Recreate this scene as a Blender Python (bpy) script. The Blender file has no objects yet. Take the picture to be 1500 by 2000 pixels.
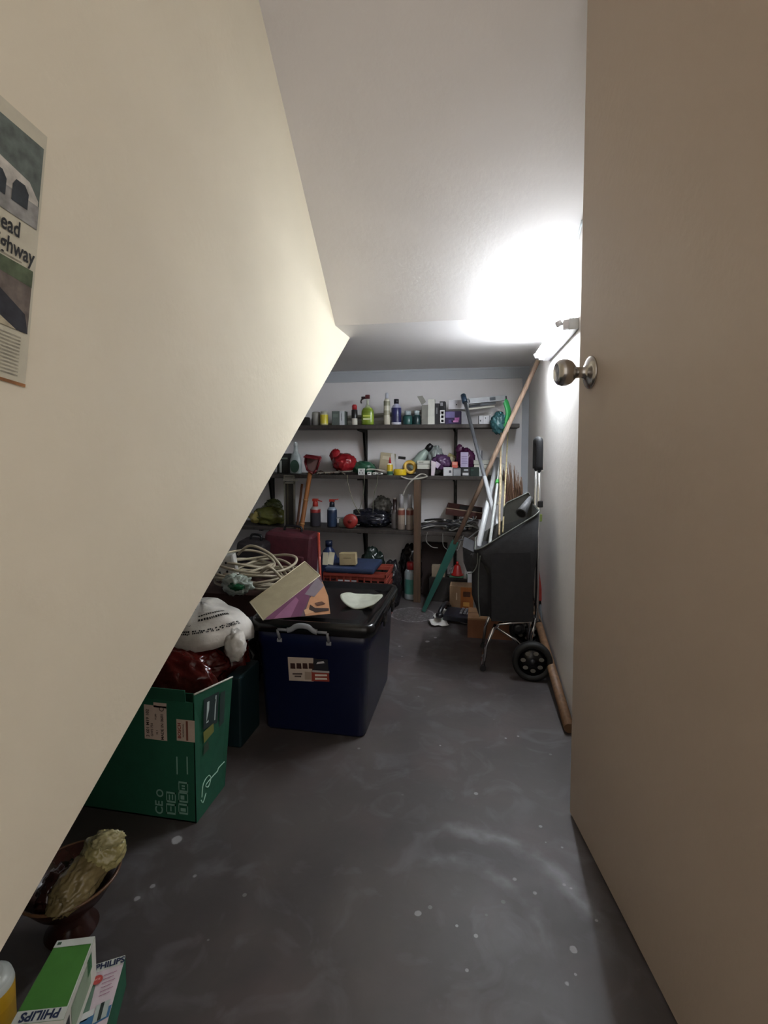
import bpy, bmesh, math, random
from mathutils import Vector, Matrix, noise
R = math.radians
sc = bpy.context.scene
COL = sc.collection
random.seed(7)

# ------------------------------------------------------------------ camera
F, CX, CY = 1000.0, 750.0, 930.0            # focal length / principal point for a 1500x2000 frame
PITCH, YAW = R(3.3), R(10.62)
H = 0.88
CAMP = Vector((0, 0, H))
ROT = (Matrix.Rotation(YAW, 3, 'Z') @ Matrix.Rotation(math.pi/2 - PITCH, 3, 'X'))
def ray(u, v): return ROT @ Vector(((u-CX)/F, -(v-CY)/F, -1))
def P(u, v, y):
    d = ray(u, v); return CAMP + d*(y/d.y)
def PZ(u, v, z):
    d = ray(u, v); return CAMP + d*((z-H)/d.z)
def PX(u, v, x):
    d = ray(u, v); return CAMP + d*(x/d.x)
def X(u, y, z):
    """world x of a thing at depth y, height z seen in column u"""
    q0 = ROT.transposed() @ (Vector((0, y, z)) - CAMP); e = ROT.transposed() @ Vector((1, 0, 0))
    k = (u-CX)/F
    return (-q0.z*k - q0.x)/(e.x + e.z*k)
cam = bpy.data.objects.new('camera', bpy.data.cameras.new('camera')); COL.objects.link(cam)
cam.location = CAMP; cam.rotation_euler = ROT.to_euler()
cam.data.sensor_fit = 'AUTO'; cam.data.sensor_width = 36; cam.data.lens = 36*F/2000
cam.data.shift_y = (CY-1000)/2000; cam.data.clip_start = 0.02
sc.camera = cam
sc.view_settings.view_transform = 'Standard'; sc.view_settings.look = 'None'
sc.view_settings.gamma = 1; sc.view_settings.exposure = 1.6; sc.view_settings.use_curve_mapping = False

# ------------------------------------------------------------------ materials
def srgb(c):
    if isinstance(c, str): c = tuple(int(c[i:i+2], 16)/255 for i in (0, 2, 4))
    return tuple((x/12.92 if x <= .04045 else ((x+.055)/1.055)**2.4) for x in c)
_M = {}
def mat(col, rough=.6, metal=0, var=.12, scale=30, bump=0, bscale=200, trans=0, coat=0, key=None):
    k = (col, rough, metal, var, scale, bump, bscale, trans, coat, key)
    if k in _M: return _M[k]
    m = bpy.data.materials.new(key or 'paint_%s' % col); m.use_nodes = True
    nt = m.node_tree; b = nt.nodes['Principled BSDF']; c = srgb(col)
    b.inputs['Roughness'].default_value = rough; b.inputs['Metallic'].default_value = metal
    b.inputs['Transmission Weight'].default_value = trans; b.inputs['Coat Weight'].default_value = coat
    tc = nt.nodes.new('ShaderNodeTexCoord')
    n = nt.nodes.new('ShaderNodeTexNoise'); n.inputs['Scale'].default_value = scale; n.inputs['Detail'].default_value = 5
    nt.links.new(tc.outputs['Object'], n.inputs['Vector'])
    r = nt.nodes.new('ShaderNodeValToRGB'); r.color_ramp.elements[0].position = .3; r.color_ramp.elements[1].position = .7
    r.color_ramp.elements[0].color = (*[x*(1-var) for x in c], 1); r.color_ramp.elements[1].color = (*[min(1, x*(1+var)) for x in c], 1)
    nt.links.new(n.outputs['Fac'], r.inputs['Fac']); nt.links.new(r.outputs['Color'], b.inputs['Base Color'])
    if bump:
        n2 = nt.nodes.new('ShaderNodeTexNoise'); n2.inputs['Scale'].default_value = bscale; n2.inputs['Detail'].default_value = 4
        nt.links.new(tc.outputs['Object'], n2.inputs['Vector'])
        bp = nt.nodes.new('ShaderNodeBump'); bp.inputs['Strength'].default_value = bump; bp.inputs['Distance'].default_value = .01
        nt.links.new(n2.outputs['Fac'], bp.inputs['Height']); nt.links.new(bp.outputs['Normal'], b.inputs['Normal'])
    _M[k] = m; return m
def plastic(c, rough=.35): return mat(c, rough, var=.05)
def card(c): return mat(c, .8, var=.08, bump=.05)
def film(c, tr=0.0, rough=.22): return mat(c, rough, var=.25, scale=14, bump=.25, bscale=35, trans=tr)
def wood(c, sc_=12, var=.3):
    k = ('wood', c, sc_)
    if k in _M: return _M[k]
    m = mat(c, .6, var=var, scale=sc_, key='wood_%s_%s' % (c, sc_)); nt = m.node_tree
    n = [x for x in nt.nodes if x.type == 'TEX_NOISE'][0]; tc = [x for x in nt.nodes if x.type == 'TEX_COORD'][0]
    mp = nt.nodes.new('ShaderNodeMapping'); mp.inputs['Scale'].default_value = (6, 6, .5)
    nt.links.new(tc.outputs['Object'], mp.inputs['Vector']); nt.links.new(mp.outputs['Vector'], n.inputs['Vector'])
    _M[k] = m; return m
STEEL = mat('b0aca6', .25, 1, var=.1); CHROME = mat('d8d8d8', .12, 1, var=.05); ALU = mat('b9bcc0', .4, .8, var=.1)
BLACK = plastic('16161a'); WHITE = plastic('dcdcda', .5); PAPER = card('d8d6d0'); DARK = card('241f1e'); CARD = card('9a7553')
INK = mat('151515', .7); RED = plastic('b3241f'); CORD = plastic('a79c86', .5)

# ------------------------------------------------------------------ mesh builder
class MB:
    def __init__(s): s.v = []; s.f = []; s.m = []; s.sm = []; s.mats = []
    def mi(s, m):
        if m not in s.mats: s.mats.append(m)
        return s.mats.index(m)
    def add(s, vs, fs, m, M=None, smooth=False):
        o = len(s.v); i = s.mi(m)
        s.v += [(M @ Vector(v)) if M else Vector(v) for v in vs]
        for f in fs: s.f.append([a+o for a in f]); s.m.append(i); s.sm.append(smooth)
        return s
    def bm(s, b, m, M=None, smooth=False):
        b.verts.ensure_lookup_table(); b.verts.index_update()
        s.add([v.co.copy() for v in b.verts], [[v.index for v in f.verts] for f in b.faces], m, M, smooth); b.free(); return s
    def box(s, c, d, m, bev=0, M=None, seg=2):
        b = bmesh.new(); bmesh.ops.create_cube(b, size=1)
        for v in b.verts: v.co = Vector((v.co.x*d[0]+c[0], v.co.y*d[1]+c[1], v.co.z*d[2]+c[2]))
        if bev: bmesh.ops.bevel(b, geom=list(b.edges), offset=min(bev, min(d)*.45), segments=seg, affect='EDGES', profile=.6)
        return s.bm(b, m, M)
    def ext(s, p0, p1, m, bev=0):      # box by two corners
        return s.box([(a+b)/2 for a, b in zip(p0, p1)], [abs(b-a) for a, b in zip(p0, p1)], m, bev)
    def quad(s, ps, m): return s.add(ps, [list(range(len(ps)))], m)
    def slab(s, ps, th, m):            # planar polygon given thickness vector
        n = len(ps); ps = [Vector(p) for p in ps]; th = Vector(th)
        return s.add(ps+[p+th for p in ps], [list(range(n))[::-1], list(range(n, 2*n))]+[[i, (i+1) % n, n+(i+1) % n, n+i] for i in range(n)], m)
    def lathe(s, prof, m, M=None, seg=20, sx=1, sy=1, ms=None, cap=True, sm=True):
        n = len(prof); vs = []
        for r, z in prof:
            for k in range(seg):
                a = 2*math.pi*k/seg; vs.append(Vector((r*math.cos(a)*sx, r*math.sin(a)*sy, z)))
        for i in range(n-1):
            s.add([], [], m)
        o = len(s.v); s.v += [(M @ v) if M else v for v in vs]
        for i in range(n-1):
            mm = s.mi(ms[i] if ms else m)
            for k in range(seg):
                k2 = (k+1) % seg
                s.f.append([o+i*seg+k, o+i*seg+k2, o+(i+1)*seg+k2, o+(i+1)*seg+k]); s.m.append(mm); s.sm.append(sm)
        if cap:
            s.f.append([o+k for k in range(seg)][::-1]); s.m.append(s.mi(ms[0] if ms else m)); s.sm.append(False)
            s.f.append([o+(n-1)*seg+k for k in range(seg)]); s.m.append(s.mi(ms[-1] if ms else m)); s.sm.append(False)
        return s
    def tube(s, pts, r, m, seg=8, closed=False, sub=0, r2=None, flat=1):
        pts = [Vector(p) for p in pts]
        if sub:
            q = []; n = len(pts)
            for i in range(n if closed else n-1):
                a = pts[(i-1) % n] if (closed or i > 0) else pts[0]; b = pts[i]; c = pts[(i+1) % n]
                d = pts[(i+2) % n] if (closed or i+2 < n) else pts[-1]
                for k in range(sub):
                    t = k/sub
                    q.append(.5*((2*b)+(c-a)*t+(2*a-5*b+4*c-d)*t*t+(3*b-a-3*c+d)*t**3))
            if not closed: q.append(pts[-1])
            pts = q
        n = len(pts); up = None; o = len(s.v); mi = s.mi(m)
        for i, p in enumerate(pts):
            t = ((pts[(i+1) % n] if (closed or i < n-1) else p)-(pts[i-1] if (closed or i > 0) else p))
            if t.length < 1e-9: t = Vector((0, 0, 1))
            t.normalize()
            if up is None: up = t.orthogonal().normalized()
            up = (up-t*up.dot(t)); up = up.normalized() if up.length > 1e-6 else t.orthogonal().normalized()
            w = t.cross(up); rr = r+(r2-r)*i/(n-1) if r2 is not None else r
            for k in range(seg):
                a = 2*math.pi*k/seg; s.v.append(p+up*math.cos(a)*rr+w*math.sin(a)*rr*flat)
        for i in range(n if closed else n-1):
            j = (i+1) % n
            for k in range(seg):
                k2 = (k+1) % seg; s.f.append([o+i*seg+k, o+i*seg+k2, o+j*seg+k2, o+j*seg+k]); s.m.append(mi); s.sm.append(True)
        if not closed:
            s.f.append([o+k for k in range(seg)][::-1]); s.m.append(mi); s.sm.append(False)
            s.f.append([o+(n-1)*seg+k for k in range(seg)]); s.m.append(mi); s.sm.append(False)
        return s
    def blob(s, c, r, m, seed=0, amp=.12, freq=2.5, zmin=None, sub=4, M=None, neck=0):
        b = bmesh.new(); bmesh.ops.create_icosphere(b, subdivisions=sub, radius=1)
        for v in b.verts:
            p = v.co.copy(); q = p*freq+Vector((seed*3.1, seed*1.7, seed*.9))
            d = 1+amp*(1-3*abs(noise.noise(q)))+amp*.7*(1-3*abs(noise.noise(q*2.3)))+amp*.35*(1-3*abs(noise.noise(q*5.1)))
            if neck and p.z > .55: d *= 1-neck*(p.z-.55)
            v.co = Vector((p.x*r[0]*d, p.y*r[1]*d, p.z*r[2]*d))+Vector(c)
            if zmin is not None and v.co.z < zmin: v.co.z = zmin+(v.co.z-zmin)*.04*0+0.0005*abs(p.x)
        return s.bm(b, m, M, True)
    def text(s, t, size, M, m, align='CENTER', bold=0.0, sx=1):
        cu = bpy.data.curves.new('t', 'FONT'); cu.body = t; cu.size = size; cu.align_x = align; cu.align_y = 'CENTER'; cu.offset = bold*size
        cu.resolution_u = 3
        ob = bpy.data.objects.new('t', cu); COL.objects.link(ob)
        dg = bpy.context.evaluated_depsgraph_get(); dg.update()
        me = bpy.data.meshes.new_from_object(ob.evaluated_get(dg))
        s.add([Vector((v.co.x*sx, v.co.y, 0)) for v in me.vertices], [list(p.vertices) for p in me.polygons], m, M)
        bpy.data.objects.remove(ob); bpy.data.curves.remove(cu); bpy.data.meshes.remove(me); return s
def frame(o, xd, yd):    # matrix with x axis xd, y axis yd, origin o
    xd = Vector(xd).normalized(); yd = Vector(yd); yd = (yd-xd*yd.dot(xd)).normalized(); zd = xd.cross(yd)
    M = Matrix((xd, yd, zd)).transposed().to_4x4(); M.translation = Vector(o); return M
def along(a, b):         # matrix: origin a, z axis to b
    a = Vector(a); z = (Vector(b)-a).normalized(); x = z.orthogonal().normalized()
    M = Matrix((x, z.cross(x), z)).transposed().to_4x4(); M.translation = a; return M
def TR(x=0, y=0, z=0, rx=0, ry=0, rz=0):
    return Matrix.Translation((x, y, z)) @ Matrix.Rotation(rz, 4, 'Z') @ Matrix.Rotation(ry, 4, 'Y') @ Matrix.Rotation(rx, 4, 'X')

def link(name, mb, parent=None, shift=None, solid=0):
    me = bpy.data.meshes.new(name)
    vs = [v-shift for v in mb.v] if shift is not None else mb.v
    me.from_pydata([tuple(v) for v in vs], [], mb.f); 
    for m in mb.mats: me.materials.append(m)
    me.polygons.foreach_set('material_index', mb.m); me.polygons.foreach_set('use_smooth', mb.sm)
    me.validate(); me.update()
    o = bpy.data.objects.new(name, me); COL.objects.link(o); o.parent = parent
    if solid:
        md = o.modifiers.new('thickness', 'SOLIDIFY'); md.thickness = solid; md.offset = 0
    return o
def tag(o, label, cat, group=None):
    o['label'] = label; o['category'] = cat
    if group: o['group'] = group
    return o
def thing(name, label, cat, loc, rz=0, group=None):
    o = bpy.data.objects.new(name, None); COL.objects.link(o); o.empty_display_size = .05
    o.location = loc; o.rotation_euler = (0, 0, rz); tag(o, label, cat, group); return o
def wp(t, name, mb, solid=0, label=None):      # part modelled in world coordinates
    o = link(name, mb, t, Vector(t.location), solid)
    if label: o['label'] = label
    return o
def lp(t, name, mb, solid=0, label=None):      # part modelled in the thing's own coordinates
    o = link(name, mb, t, None, solid)
    if label: o['label'] = label
    return o
def one(name, label, cat, mb, loc=(0, 0, 0), rz=0, group=None, world=False, solid=0):
    """a thing that is a single mesh"""
    if world: o = link(name, mb, None, Vector(loc), solid)
    else: o = link(name, mb, None, None, solid); o.rotation_euler = (0, 0, rz)
    o.location = loc; return tag(o, label, cat, group)
def struct(name, mb, parent=None):
    o = link(name, mb, parent)
    if parent is None: o['kind'] = 'structure'
    return o
def sub(o, parent):
    o.parent = parent; return o
def dup(root, loc, rz=None, label=None):
    r = root.copy(); COL.objects.link(r); r.location = loc
    if rz is not None: r.rotation_euler = (0, 0, rz)
    if label: r['label'] = label
    for ch in list(root.children):
        c = ch.copy(); COL.objects.link(c); c.parent = r
        for g in list(ch.children):
            d = g.copy(); COL.objects.link(d); d.parent = c
    return r
# ------------------------------------------------------------------ wall / floor materials
def wallmat(name, c, stain=.06, rough=.75):
    m = bpy.data.materials.new(name); m.use_nodes = True; nt = m.node_tree; b = nt.nodes['Principled BSDF']
    b.inputs['Roughness'].default_value = rough; c = srgb(c)
    tc = nt.nodes.new('ShaderNodeTexCoord'); n = nt.nodes.new('ShaderNodeTexNoise'); n.inputs['Scale'].default_value = 3; n.inputs['Detail'].default_value = 8
    nt.links.new(tc.outputs['Object'], n.inputs['Vector'])
    r = nt.nodes.new('ShaderNodeValToRGB'); r.color_ramp.elements[0].position = .35; r.color_ramp.elements[1].position = .65
    r.color_ramp.elements[0].color = (*[x*(1-stain) for x in c], 1); r.color_ramp.elements[1].color = (*c, 1)
    nt.links.new(n.outputs['Fac'], r.inputs['Fac']); nt.links.new(r.outputs['Color'], b.inputs['Base Color'])
    n2 = nt.nodes.new('ShaderNodeTexNoise'); n2.inputs['Scale'].default_value = 60; n2.inputs['Detail'].default_value = 6
    nt.links.new(tc.outputs['Object'], n2.inputs['Vector'])
    bp = nt.nodes.new('ShaderNodeBump'); bp.inputs['Strength'].default_value = .12; bp.inputs['Distance'].default_value = .006
    nt.links.new(n2.outputs['Fac'], bp.inputs['Height']); nt.links.new(bp.outputs['Normal'], b.inputs['Normal'])
    return m
W_LEFT = wallmat('cream_wall_paint', 'dfd5be'); W_CEIL = wallmat('white_ceiling_paint', 'e4e0de', .04)
W_BACK = wallmat('pale_back_wall_paint', 'eeebeb', .05); W_RIGHT = wallmat('grubby_white_wall_paint', 'e6e1dc', .10)
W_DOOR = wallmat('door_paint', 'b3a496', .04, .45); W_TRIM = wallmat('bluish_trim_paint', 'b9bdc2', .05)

def floormat():
    m = bpy.data.materials.new('stained_cement'); m.use_nodes = True; nt = m.node_tree; b = nt.nodes['Principled BSDF']; L = nt.links.new
    def N(t, **k):
        n = nt.nodes.new(t)
        for a, v in k.items(): setattr(n, a, v)
        return n
    def math_(op, a, b_=None, clamp=False):
        n = N('ShaderNodeMath', operation=op, use_clamp=clamp)
        for i, x in enumerate((a, b_)):
            if x is None: continue
            if isinstance(x, (int, float)): n.inputs[i].default_value = x
            else: L(x, n.inputs[i])
        return n.outputs[0]
    tc = N('ShaderNodeTexCoord'); P0 = tc.outputs['Object']
    def nz(scale, detail=6, dist=0):
        n = N('ShaderNodeTexNoise'); n.inputs['Scale'].default_value = scale; n.inputs['Detail'].default_value = detail; n.inputs['Distortion'].default_value = dist
        L(P0, n.inputs['Vector']); return n.outputs['Fac']
    def ramp(fac, p0, p1, c0=(0, 0, 0), c1=(1, 1, 1)):
        r = N('ShaderNodeValToRGB'); r.color_ramp.elements[0].position = p0; r.color_ramp.elements[1].position = p1
        r.color_ramp.elements[0].color = (*c0, 1); r.color_ramp.elements[1].color = (*c1, 1); L(fac, r.inputs['Fac']); return r.outputs['Color']
    base = ramp(nz(2.2, 8, .6), .3, .7, srgb('3a3637'), srgb('524c4a'))
    def mix(fac, a, c):
        n = N('ShaderNodeMix', data_type='RGBA'); 
        L(fac, n.inputs[0]) if not isinstance(fac, float) else None
        L(a, n.inputs[6])
        if isinstance(c, tuple): n.inputs[7].default_value = (*c, 1)
        else: L(c, n.inputs[7])
        return n.outputs[2]
    col = mix(math_('MULTIPLY', ramp(nz(5, 3), .5, .75), .35), base, srgb('60504f'))
    col = mix(math_('MULTIPLY', ramp(nz(9, 9, 1.5), .52, .7), .35), col, srgb('6f6d72'))
    def dist(x, y, sx=1, sy=1):
        mp = N('ShaderNodeMapping', vector_type='POINT'); mp.inputs['Location'].default_value = (-x*sx, -y*sy, 0); mp.inputs['Scale'].default_value = (sx, sy, 0)
        L(P0, mp.inputs['Vector']); v = N('ShaderNodeVectorMath', operation='LENGTH'); L(mp.outputs[0], v.inputs[0]); return v.outputs['Value']
    # dusty circular mark on the floor by the shelves
    wob = math_('MULTIPLY', math_('SUBTRACT', nz(22, 4), .5), .05)
    q = PZ(806, 1200, 0)
    d = math_('ADD', dist(q.x, q.y, 1, 1), math_('MULTIPLY', wob, .5))
    ring = math_('SUBTRACT', 1, math_('DIVIDE', math_('ABSOLUTE', math_('SUBTRACT', d, .112)), .007), True)
    rag = ramp(nz(60, 4), .42, .6)
    inner = math_('MULTIPLY', math_('MULTIPLY', math_('LESS_THAN', d, .112), ramp(nz(45, 6, 3), .5, .62)), .45)
    ringm = math_('MULTIPLY', math_('ADD', math_('MULTIPLY', ring, math_('ADD', math_('MULTIPLY', rag, .6), .4)), inner, True), .6)
    col = mix(ringm, col, srgb('b4b3b6'))
    # pale scuffs swept by the door
    for (cu, cv, rad, w, s, ymin) in ((905, 1815, .245, .028, .30, 1640), (880, 1830, .17, .02, .2, 1700)):
        q = PZ(cu, cv, 0); d = math_('ADD', dist(q.x, q.y), wob)
        a = math_('SUBTRACT', 1, math_('DIVIDE', math_('ABSOLUTE', math_('SUBTRACT', d, rad)), w), True)
        half = N('ShaderNodeSeparateXYZ'); L(P0, half.inputs[0])
        k = math_('MULTIPLY', math_('SUBTRACT', half.outputs['Y'], q.y-.02), 9, True)
        k2 = math_('MULTIPLY', math_('SUBTRACT', half.outputs['X'], q.x-.10), 9, True)
        a = math_('MULTIPLY', math_('MULTIPLY', a, k), math_('MULTIPLY', k2, s*1.35))
        col = mix(math_('MULTIPLY', a, ramp(nz(14, 5), .3, .6)), col, srgb('a2a3aa'))
    # paint drips
    spots = [(1056, 1614, 5), (1066, 1645, 3), (1098, 1655, 3), (1005, 1717, 5), (1045, 1744, 5), (930, 1550, 5), (988, 1442, 3), (1012, 1438, 3), (816, 1784, 6),
             (892, 1808, 2), (1102, 1728, 5), (1115, 1735, 4), (1108, 1922, 8), (1120, 1855, 6), (1124, 1903, 3), (930, 1828, 4), (1000, 1160, 4), (835, 1253, 6), (268, 1755, 9),
             (380, 1712, 8), (345, 1640, 10), (300, 1730, 6), (780, 1262, 3), (850, 1245, 4), (912, 1895, 3), (1165, 1798, 3), (860, 1456, 2)]
    tot = None
    for (u, v, r_) in spots:
        q = PZ(u, v, 0); rr = r_*q.y/F*.95
        s = math_('SUBTRACT', 1, math_('DIVIDE', math_('ADD', dist(q.x, q.y), math_('MULTIPLY', wob, .18 if r_ < 6 else .55)), rr), True)
        s = math_('MULTIPLY', s, 3, True); tot = s if tot is None else math_('MAXIMUM', tot, s)
    vor = N('ShaderNodeTexVoronoi'); vor.inputs['Scale'].default_value = 16; L(P0, vor.inputs['Vector'])
    tiny = math_('MULTIPLY', math_('LESS_THAN', vor.outputs['Distance'], .07), ramp(nz(4), .5, .58))
    tot = math_('MAXIMUM', math_('MULTIPLY', tot, .6), math_('MULTIPLY', tiny, .3))
    col = mix(tot, col, srgb('a9a8aa'))
    L(col, b.inputs['Base Color'])
    b.inputs['Roughness'].default_value = .5
    L(math_('ADD', math_('MULTIPLY', nz(6), .25), .38), b.inputs['Roughness'])
    bp = N('ShaderNodeBump'); bp.inputs['Strength'].default_value = .15; bp.inputs['Distance'].default_value = .004
    L(nz(40), bp.inputs['Height']); L(bp.outputs[0], b.inputs['Normal'])
    return m

# ------------------------------------------------------------------ room
XL = -.55                                   # face of the stair side wall
YB = 3.1                                    # back wall
c1 = PX(0, 1860, XL); c2 = PX(681, 664, XL); c3 = PX(655, 636, XL); c4 = PX(505, 0, XL)
ZF = c3.z                                   # underside of the landing
sl = (c2.z-c1.z)/(c2.y-c1.y); y_floor = c1.y-c1.z/sl
y_land = c1.y+(ZF-c1.z)/sl                  # where the stringer edge meets the landing
sc_sl = (c4.z-c3.z)/(c3.y-c4.y)             # slope of the ceiling
ZT = 2.6; y_top = c3.y-(ZT-ZF)/sc_sl
def XR(y): return .2755+(.298-.2755)*(YB-y)/(YB-1.705)
Y0 = -1.6; XO = -1.95
fl = MB(); fl.box(((XO-.1+1.6)/2, (Y0+YB+.1)/2, -.05), (1.6-XO+.1, YB+.1-Y0, .1), floormat()); struct('floor', fl)
wl = MB(); prof = [(y_floor, 0.0), (y_land, ZF), (c3.y, ZF), (y_top, ZT), (Y0, ZT), (Y0, 0.0)]
wl.slab([(XL, y, z) for y, z in prof], (-1.35, 0, 0), W_LEFT); struct('wall_left', wl)
wo = MB(); wo.ext((XO-.1, y_floor-.2, 0), (XO, YB+.1, ZF), W_BACK); struct('wall_outer_left', wo)
wb = MB(); wb.ext((XO, YB, 0), (.45, YB+.1, ZF), W_BACK); struct('wall_back', wb)
wr = MB(); wr.slab([(XR(1.27), 1.27, 0), (XR(YB), YB, 0), (XR(YB)+.3, YB, 0), (.6, .36, 0), (.45, .36, 0), (.45, 1.27, 0)], (0, 0, ZT), W_RIGHT); struct('wall_right', wr)
ce = MB()
ce.slab([(XO, YB+.1, ZF), (XO, c3.y, ZF), (.45, c3.y, ZF), (.45, YB+.1, ZF)][::-1], (0, 0, .1), W_CEIL)
ce.slab([(XL-.02, c3.y, ZF), (XL-.02, y_top, ZT), (.45, y_top, ZT), (.45, c3.y, ZF)], (0, .07, .07), W_CEIL)
ce.slab([(XL-.02, y_top, ZT), (XL-.02, Y0, ZT), (1.6, Y0, ZT), (1.6, y_top, ZT)], (0, 0, .1), W_CEIL)
struct('ceiling', ce)
# trims on the back wall
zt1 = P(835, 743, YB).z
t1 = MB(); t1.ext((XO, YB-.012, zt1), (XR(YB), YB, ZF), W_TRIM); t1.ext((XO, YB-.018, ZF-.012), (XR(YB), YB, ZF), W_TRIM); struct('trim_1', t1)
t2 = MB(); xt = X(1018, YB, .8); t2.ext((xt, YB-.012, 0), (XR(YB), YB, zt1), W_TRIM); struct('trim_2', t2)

# ------------------------------------------------------------------ door
e0 = PZ(1113, 1590, 0); e1 = PZ(1320, 2000, 0); dd = (e1-e0).normalized(); DW = .86
nn = Vector((dd.y, -dd.x, 0)).normalized()
if nn.x > 0: nn = -nn                        # face normal towards the room
dr = bpy.data.objects.new('door_1', None); COL.objects.link(dr); dr.location = (e0+dd*DW); dr['kind'] = 'structure'; dr.location.z = 0
dm = MB(); back = -nn*.038
a = e0+Vector((0, 0, .006)); bq = e0+dd*DW+Vector((0, 0, .006))
dm.slab([a, bq, bq+back, a+back], (0, 0, 2.04), W_DOOR)
wp(dr, 'door_panel', dm)
zk = P(1156, 727, e0.y+dd.y*.07).z
kb = e0+dd*.066; kb.z = zk
K = along(kb, kb+nn)
KS = mat('b8b4b0', .24, 1, var=.08)
hd = MB(); hd.lathe([(.0, -.001), (.034, -.001), (.0355, .002), (.034, .005), (.026, .009), (.017, .012), (.0125, .016), (.0115, .026), (.0125, .034), (.018, .038), (.0245, .044), (.0285, .053), (.029, .062), (.0265, .070), (.021, .075), (.0185, .0755), (.0175, .0745), (.0001, .0745)], KS, M=K, seg=40)
wp(dr, 'door_handle', hd)
lt = MB(); lt.box((0, 0, 0), (.002, .024, .055), KS, M=frame(e0+back*.5+Vector((0, 0, zk)), dd, (0, 0, 1)) @ TR(rx=math.pi/2)); wp(dr, 'latch_plate', lt)

# ------------------------------------------------------------------ tube light on the right wall
def rw(u, v, off=0.0):                       # point on the right wall under pixel (u,v)
    d = ray(u, v); k = (.298-.2755)/(YB-1.705)      # x = .2755+k*(YB-y)
    t = (.2755-off+k*YB)/(d.x+k*d.y); return CAMP+d*t
A = rw(1131, 628); B = rw(1074, 699); zl = (A.z+B.z)/2; A.z = B.z = zl
ax = (B-A).normalized(); out = Vector((-ax.y, ax.x, 0)); out = out if out.x < 0 else -out
LL = (B-A).length
t = thing('tube_light', 'lit white fluorescent tube batten on the right wall below the sloping ceiling', 'light', A)
b = MB(); b.box((LL/2, .015, 0), (LL, .03, .036), plastic('d8dadc'), .003, frame(A, ax, out)); wp(t, 'housing', b)
EM = bpy.data.materials.new('lit_tube'); EM.use_nodes = True
pb = EM.node_tree.nodes['Principled BSDF']; pb.inputs['Base Color'].default_value = (1, 1, 1, 1)
pb.inputs['Emission Color'].default_value = (.86, .93, 1, 1); pb.inputs['Emission Strength'].default_value = 49
tb = MB(); o_ = out*.052+Vector((0, 0, .004)); tb.tube([A+ax*.03+o_, B-ax*.03+o_], .013, EM, 16); wp(t, 'tube', tb)
for s_, q in ((1, A), (-1, B)):
    e = MB(); e.box((0, .024, .0), (.024, .048, .032), plastic('dcd9dd'), .008, frame(q+ax*.015*s_, ax, out)); e.tube([q+ax*.015*s_+out*.05+Vector((0, 0, .008)), q+ax*.015*s_+out*.066+Vector((0, 0, .0))], .010, plastic('dcd9dd'), 10); wp(t, 'end_holder', e)
cb = MB(); pp = [rw(1137, 430, .004), rw(1122, 500, .004), rw(1110, 562, .004), A+Vector((-.002, .08, .02))]
cb.tube(pp, .003, plastic('c5cdd0'), 6, sub=5); one('power_cord', 'thin white cord clipped up the right wall above the tube light', 'cord', cb, pp[0], world=True)

# ------------------------------------------------------------------ newspaper page on the left wall
na = PX(91, 268, XL); nb = PX(47, 757, XL)
up = (na-nb).normalized(); hl = (na-nb).length; rt = Vector((0, up.z, -up.y)); 
if rt.y < 0: rt = -rt
NW = .23; off = Vector((.0012, 0, 0))
def nq(s, tt, o=1): return nb-rt*s+up*tt*hl+off*o     # s metres left of the right edge, tt 0..1 up
npm = card('c3bda8')
nt_ = thing('newspaper_page', 'yellowed newspaper page with car photographs taped to the left wall', 'newspaper', nq(NW/2, 0))
g = MB(); g.slab([nq(NW, 0), nq(0, 0), nq(0, 1), nq(NW, 1)], (-.0008, 0, 0), npm); wp(nt_, 'page', g)
def poly(g, pts, c, o): g.quad([nq(s, tt, o) for s, tt in pts], mat(c, .85, var=.35, scale=60))
g = MB()
def rect(g, s0, s1, t0, t1, c, o): poly(g, [(s1, t0), (s0, t0), (s0, t1), (s1, t1)], c, o)
rect(g, .004, .21, .61, .94, '5e6660', 1.6)
poly(g, [(.21, .93), (.21, .80), (.11, .80), (.004, .70), (.004, .61), (.21, .61)], '8c8a86', 1.9)
poly(g, [(.21, .85), (.09, .83), (.06, .79), (.02, .77), (.006, .72), (.006, .70), (.21, .70)], 'b9b4aa', 2.1)
for s0 in (.02, .05, .09, .135, .17): poly(g, [(s0+.022, .66), (s0, .66), (s0, .72), (s0+.006, .745), (s0+.018, .745), (s0+.022, .72)], '33383c', 2.4)
wp(nt_, 'upper_photograph', g)
g = MB(); rect(g, .004, .21, .20, .445, '6a5f57', 1.6); poly(g, [(.21, .445), (.004, .445), (.004, .38), (.08, .395), (.21, .40)], '515c44', 1.9)
poly(g, [(.21, .32), (.12, .37), (.06, .35), (.01, .27), (.004, .20), (.21, .20)], '2f2f35', 2.0); poly(g, [(.21, .27), (.12, .285), (.05, .24), (.02, .20), (.21, .20)], 'b8ad94', 2.2)
poly(g, [(.16, .39), (.10, .405), (.09, .375), (.15, .36)], 'a8825c', 2.3)
wp(nt_, 'lower_photograph', g)
g = MB()
for s_, tt in (('ahead', .565), ('highway', .492)):
    g.text(s_, .027, frame(nq(.004 if s_ == 'highway' else .026, tt, 2), rt, up), INK, 'RIGHT', .02, .68)
wp(nt_, 'headline', g)
g = MB(); gm = mat('7c776a', .9)
for i in range(12):
    tt = .175-i*.013
    for s0 in (.012, .082, .152): rect(g, s0, s0+.06-(.02 if i % 5 == 4 else 0), tt, tt+.005, '9a9484', 1.5)
rect(g, .0, .23, 0, .012, '9b6a40', 1.5); rect(g, .02, .15, .452, .458, '8d8676', 1.5)
wp(nt_, 'body_text', g)

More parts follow.
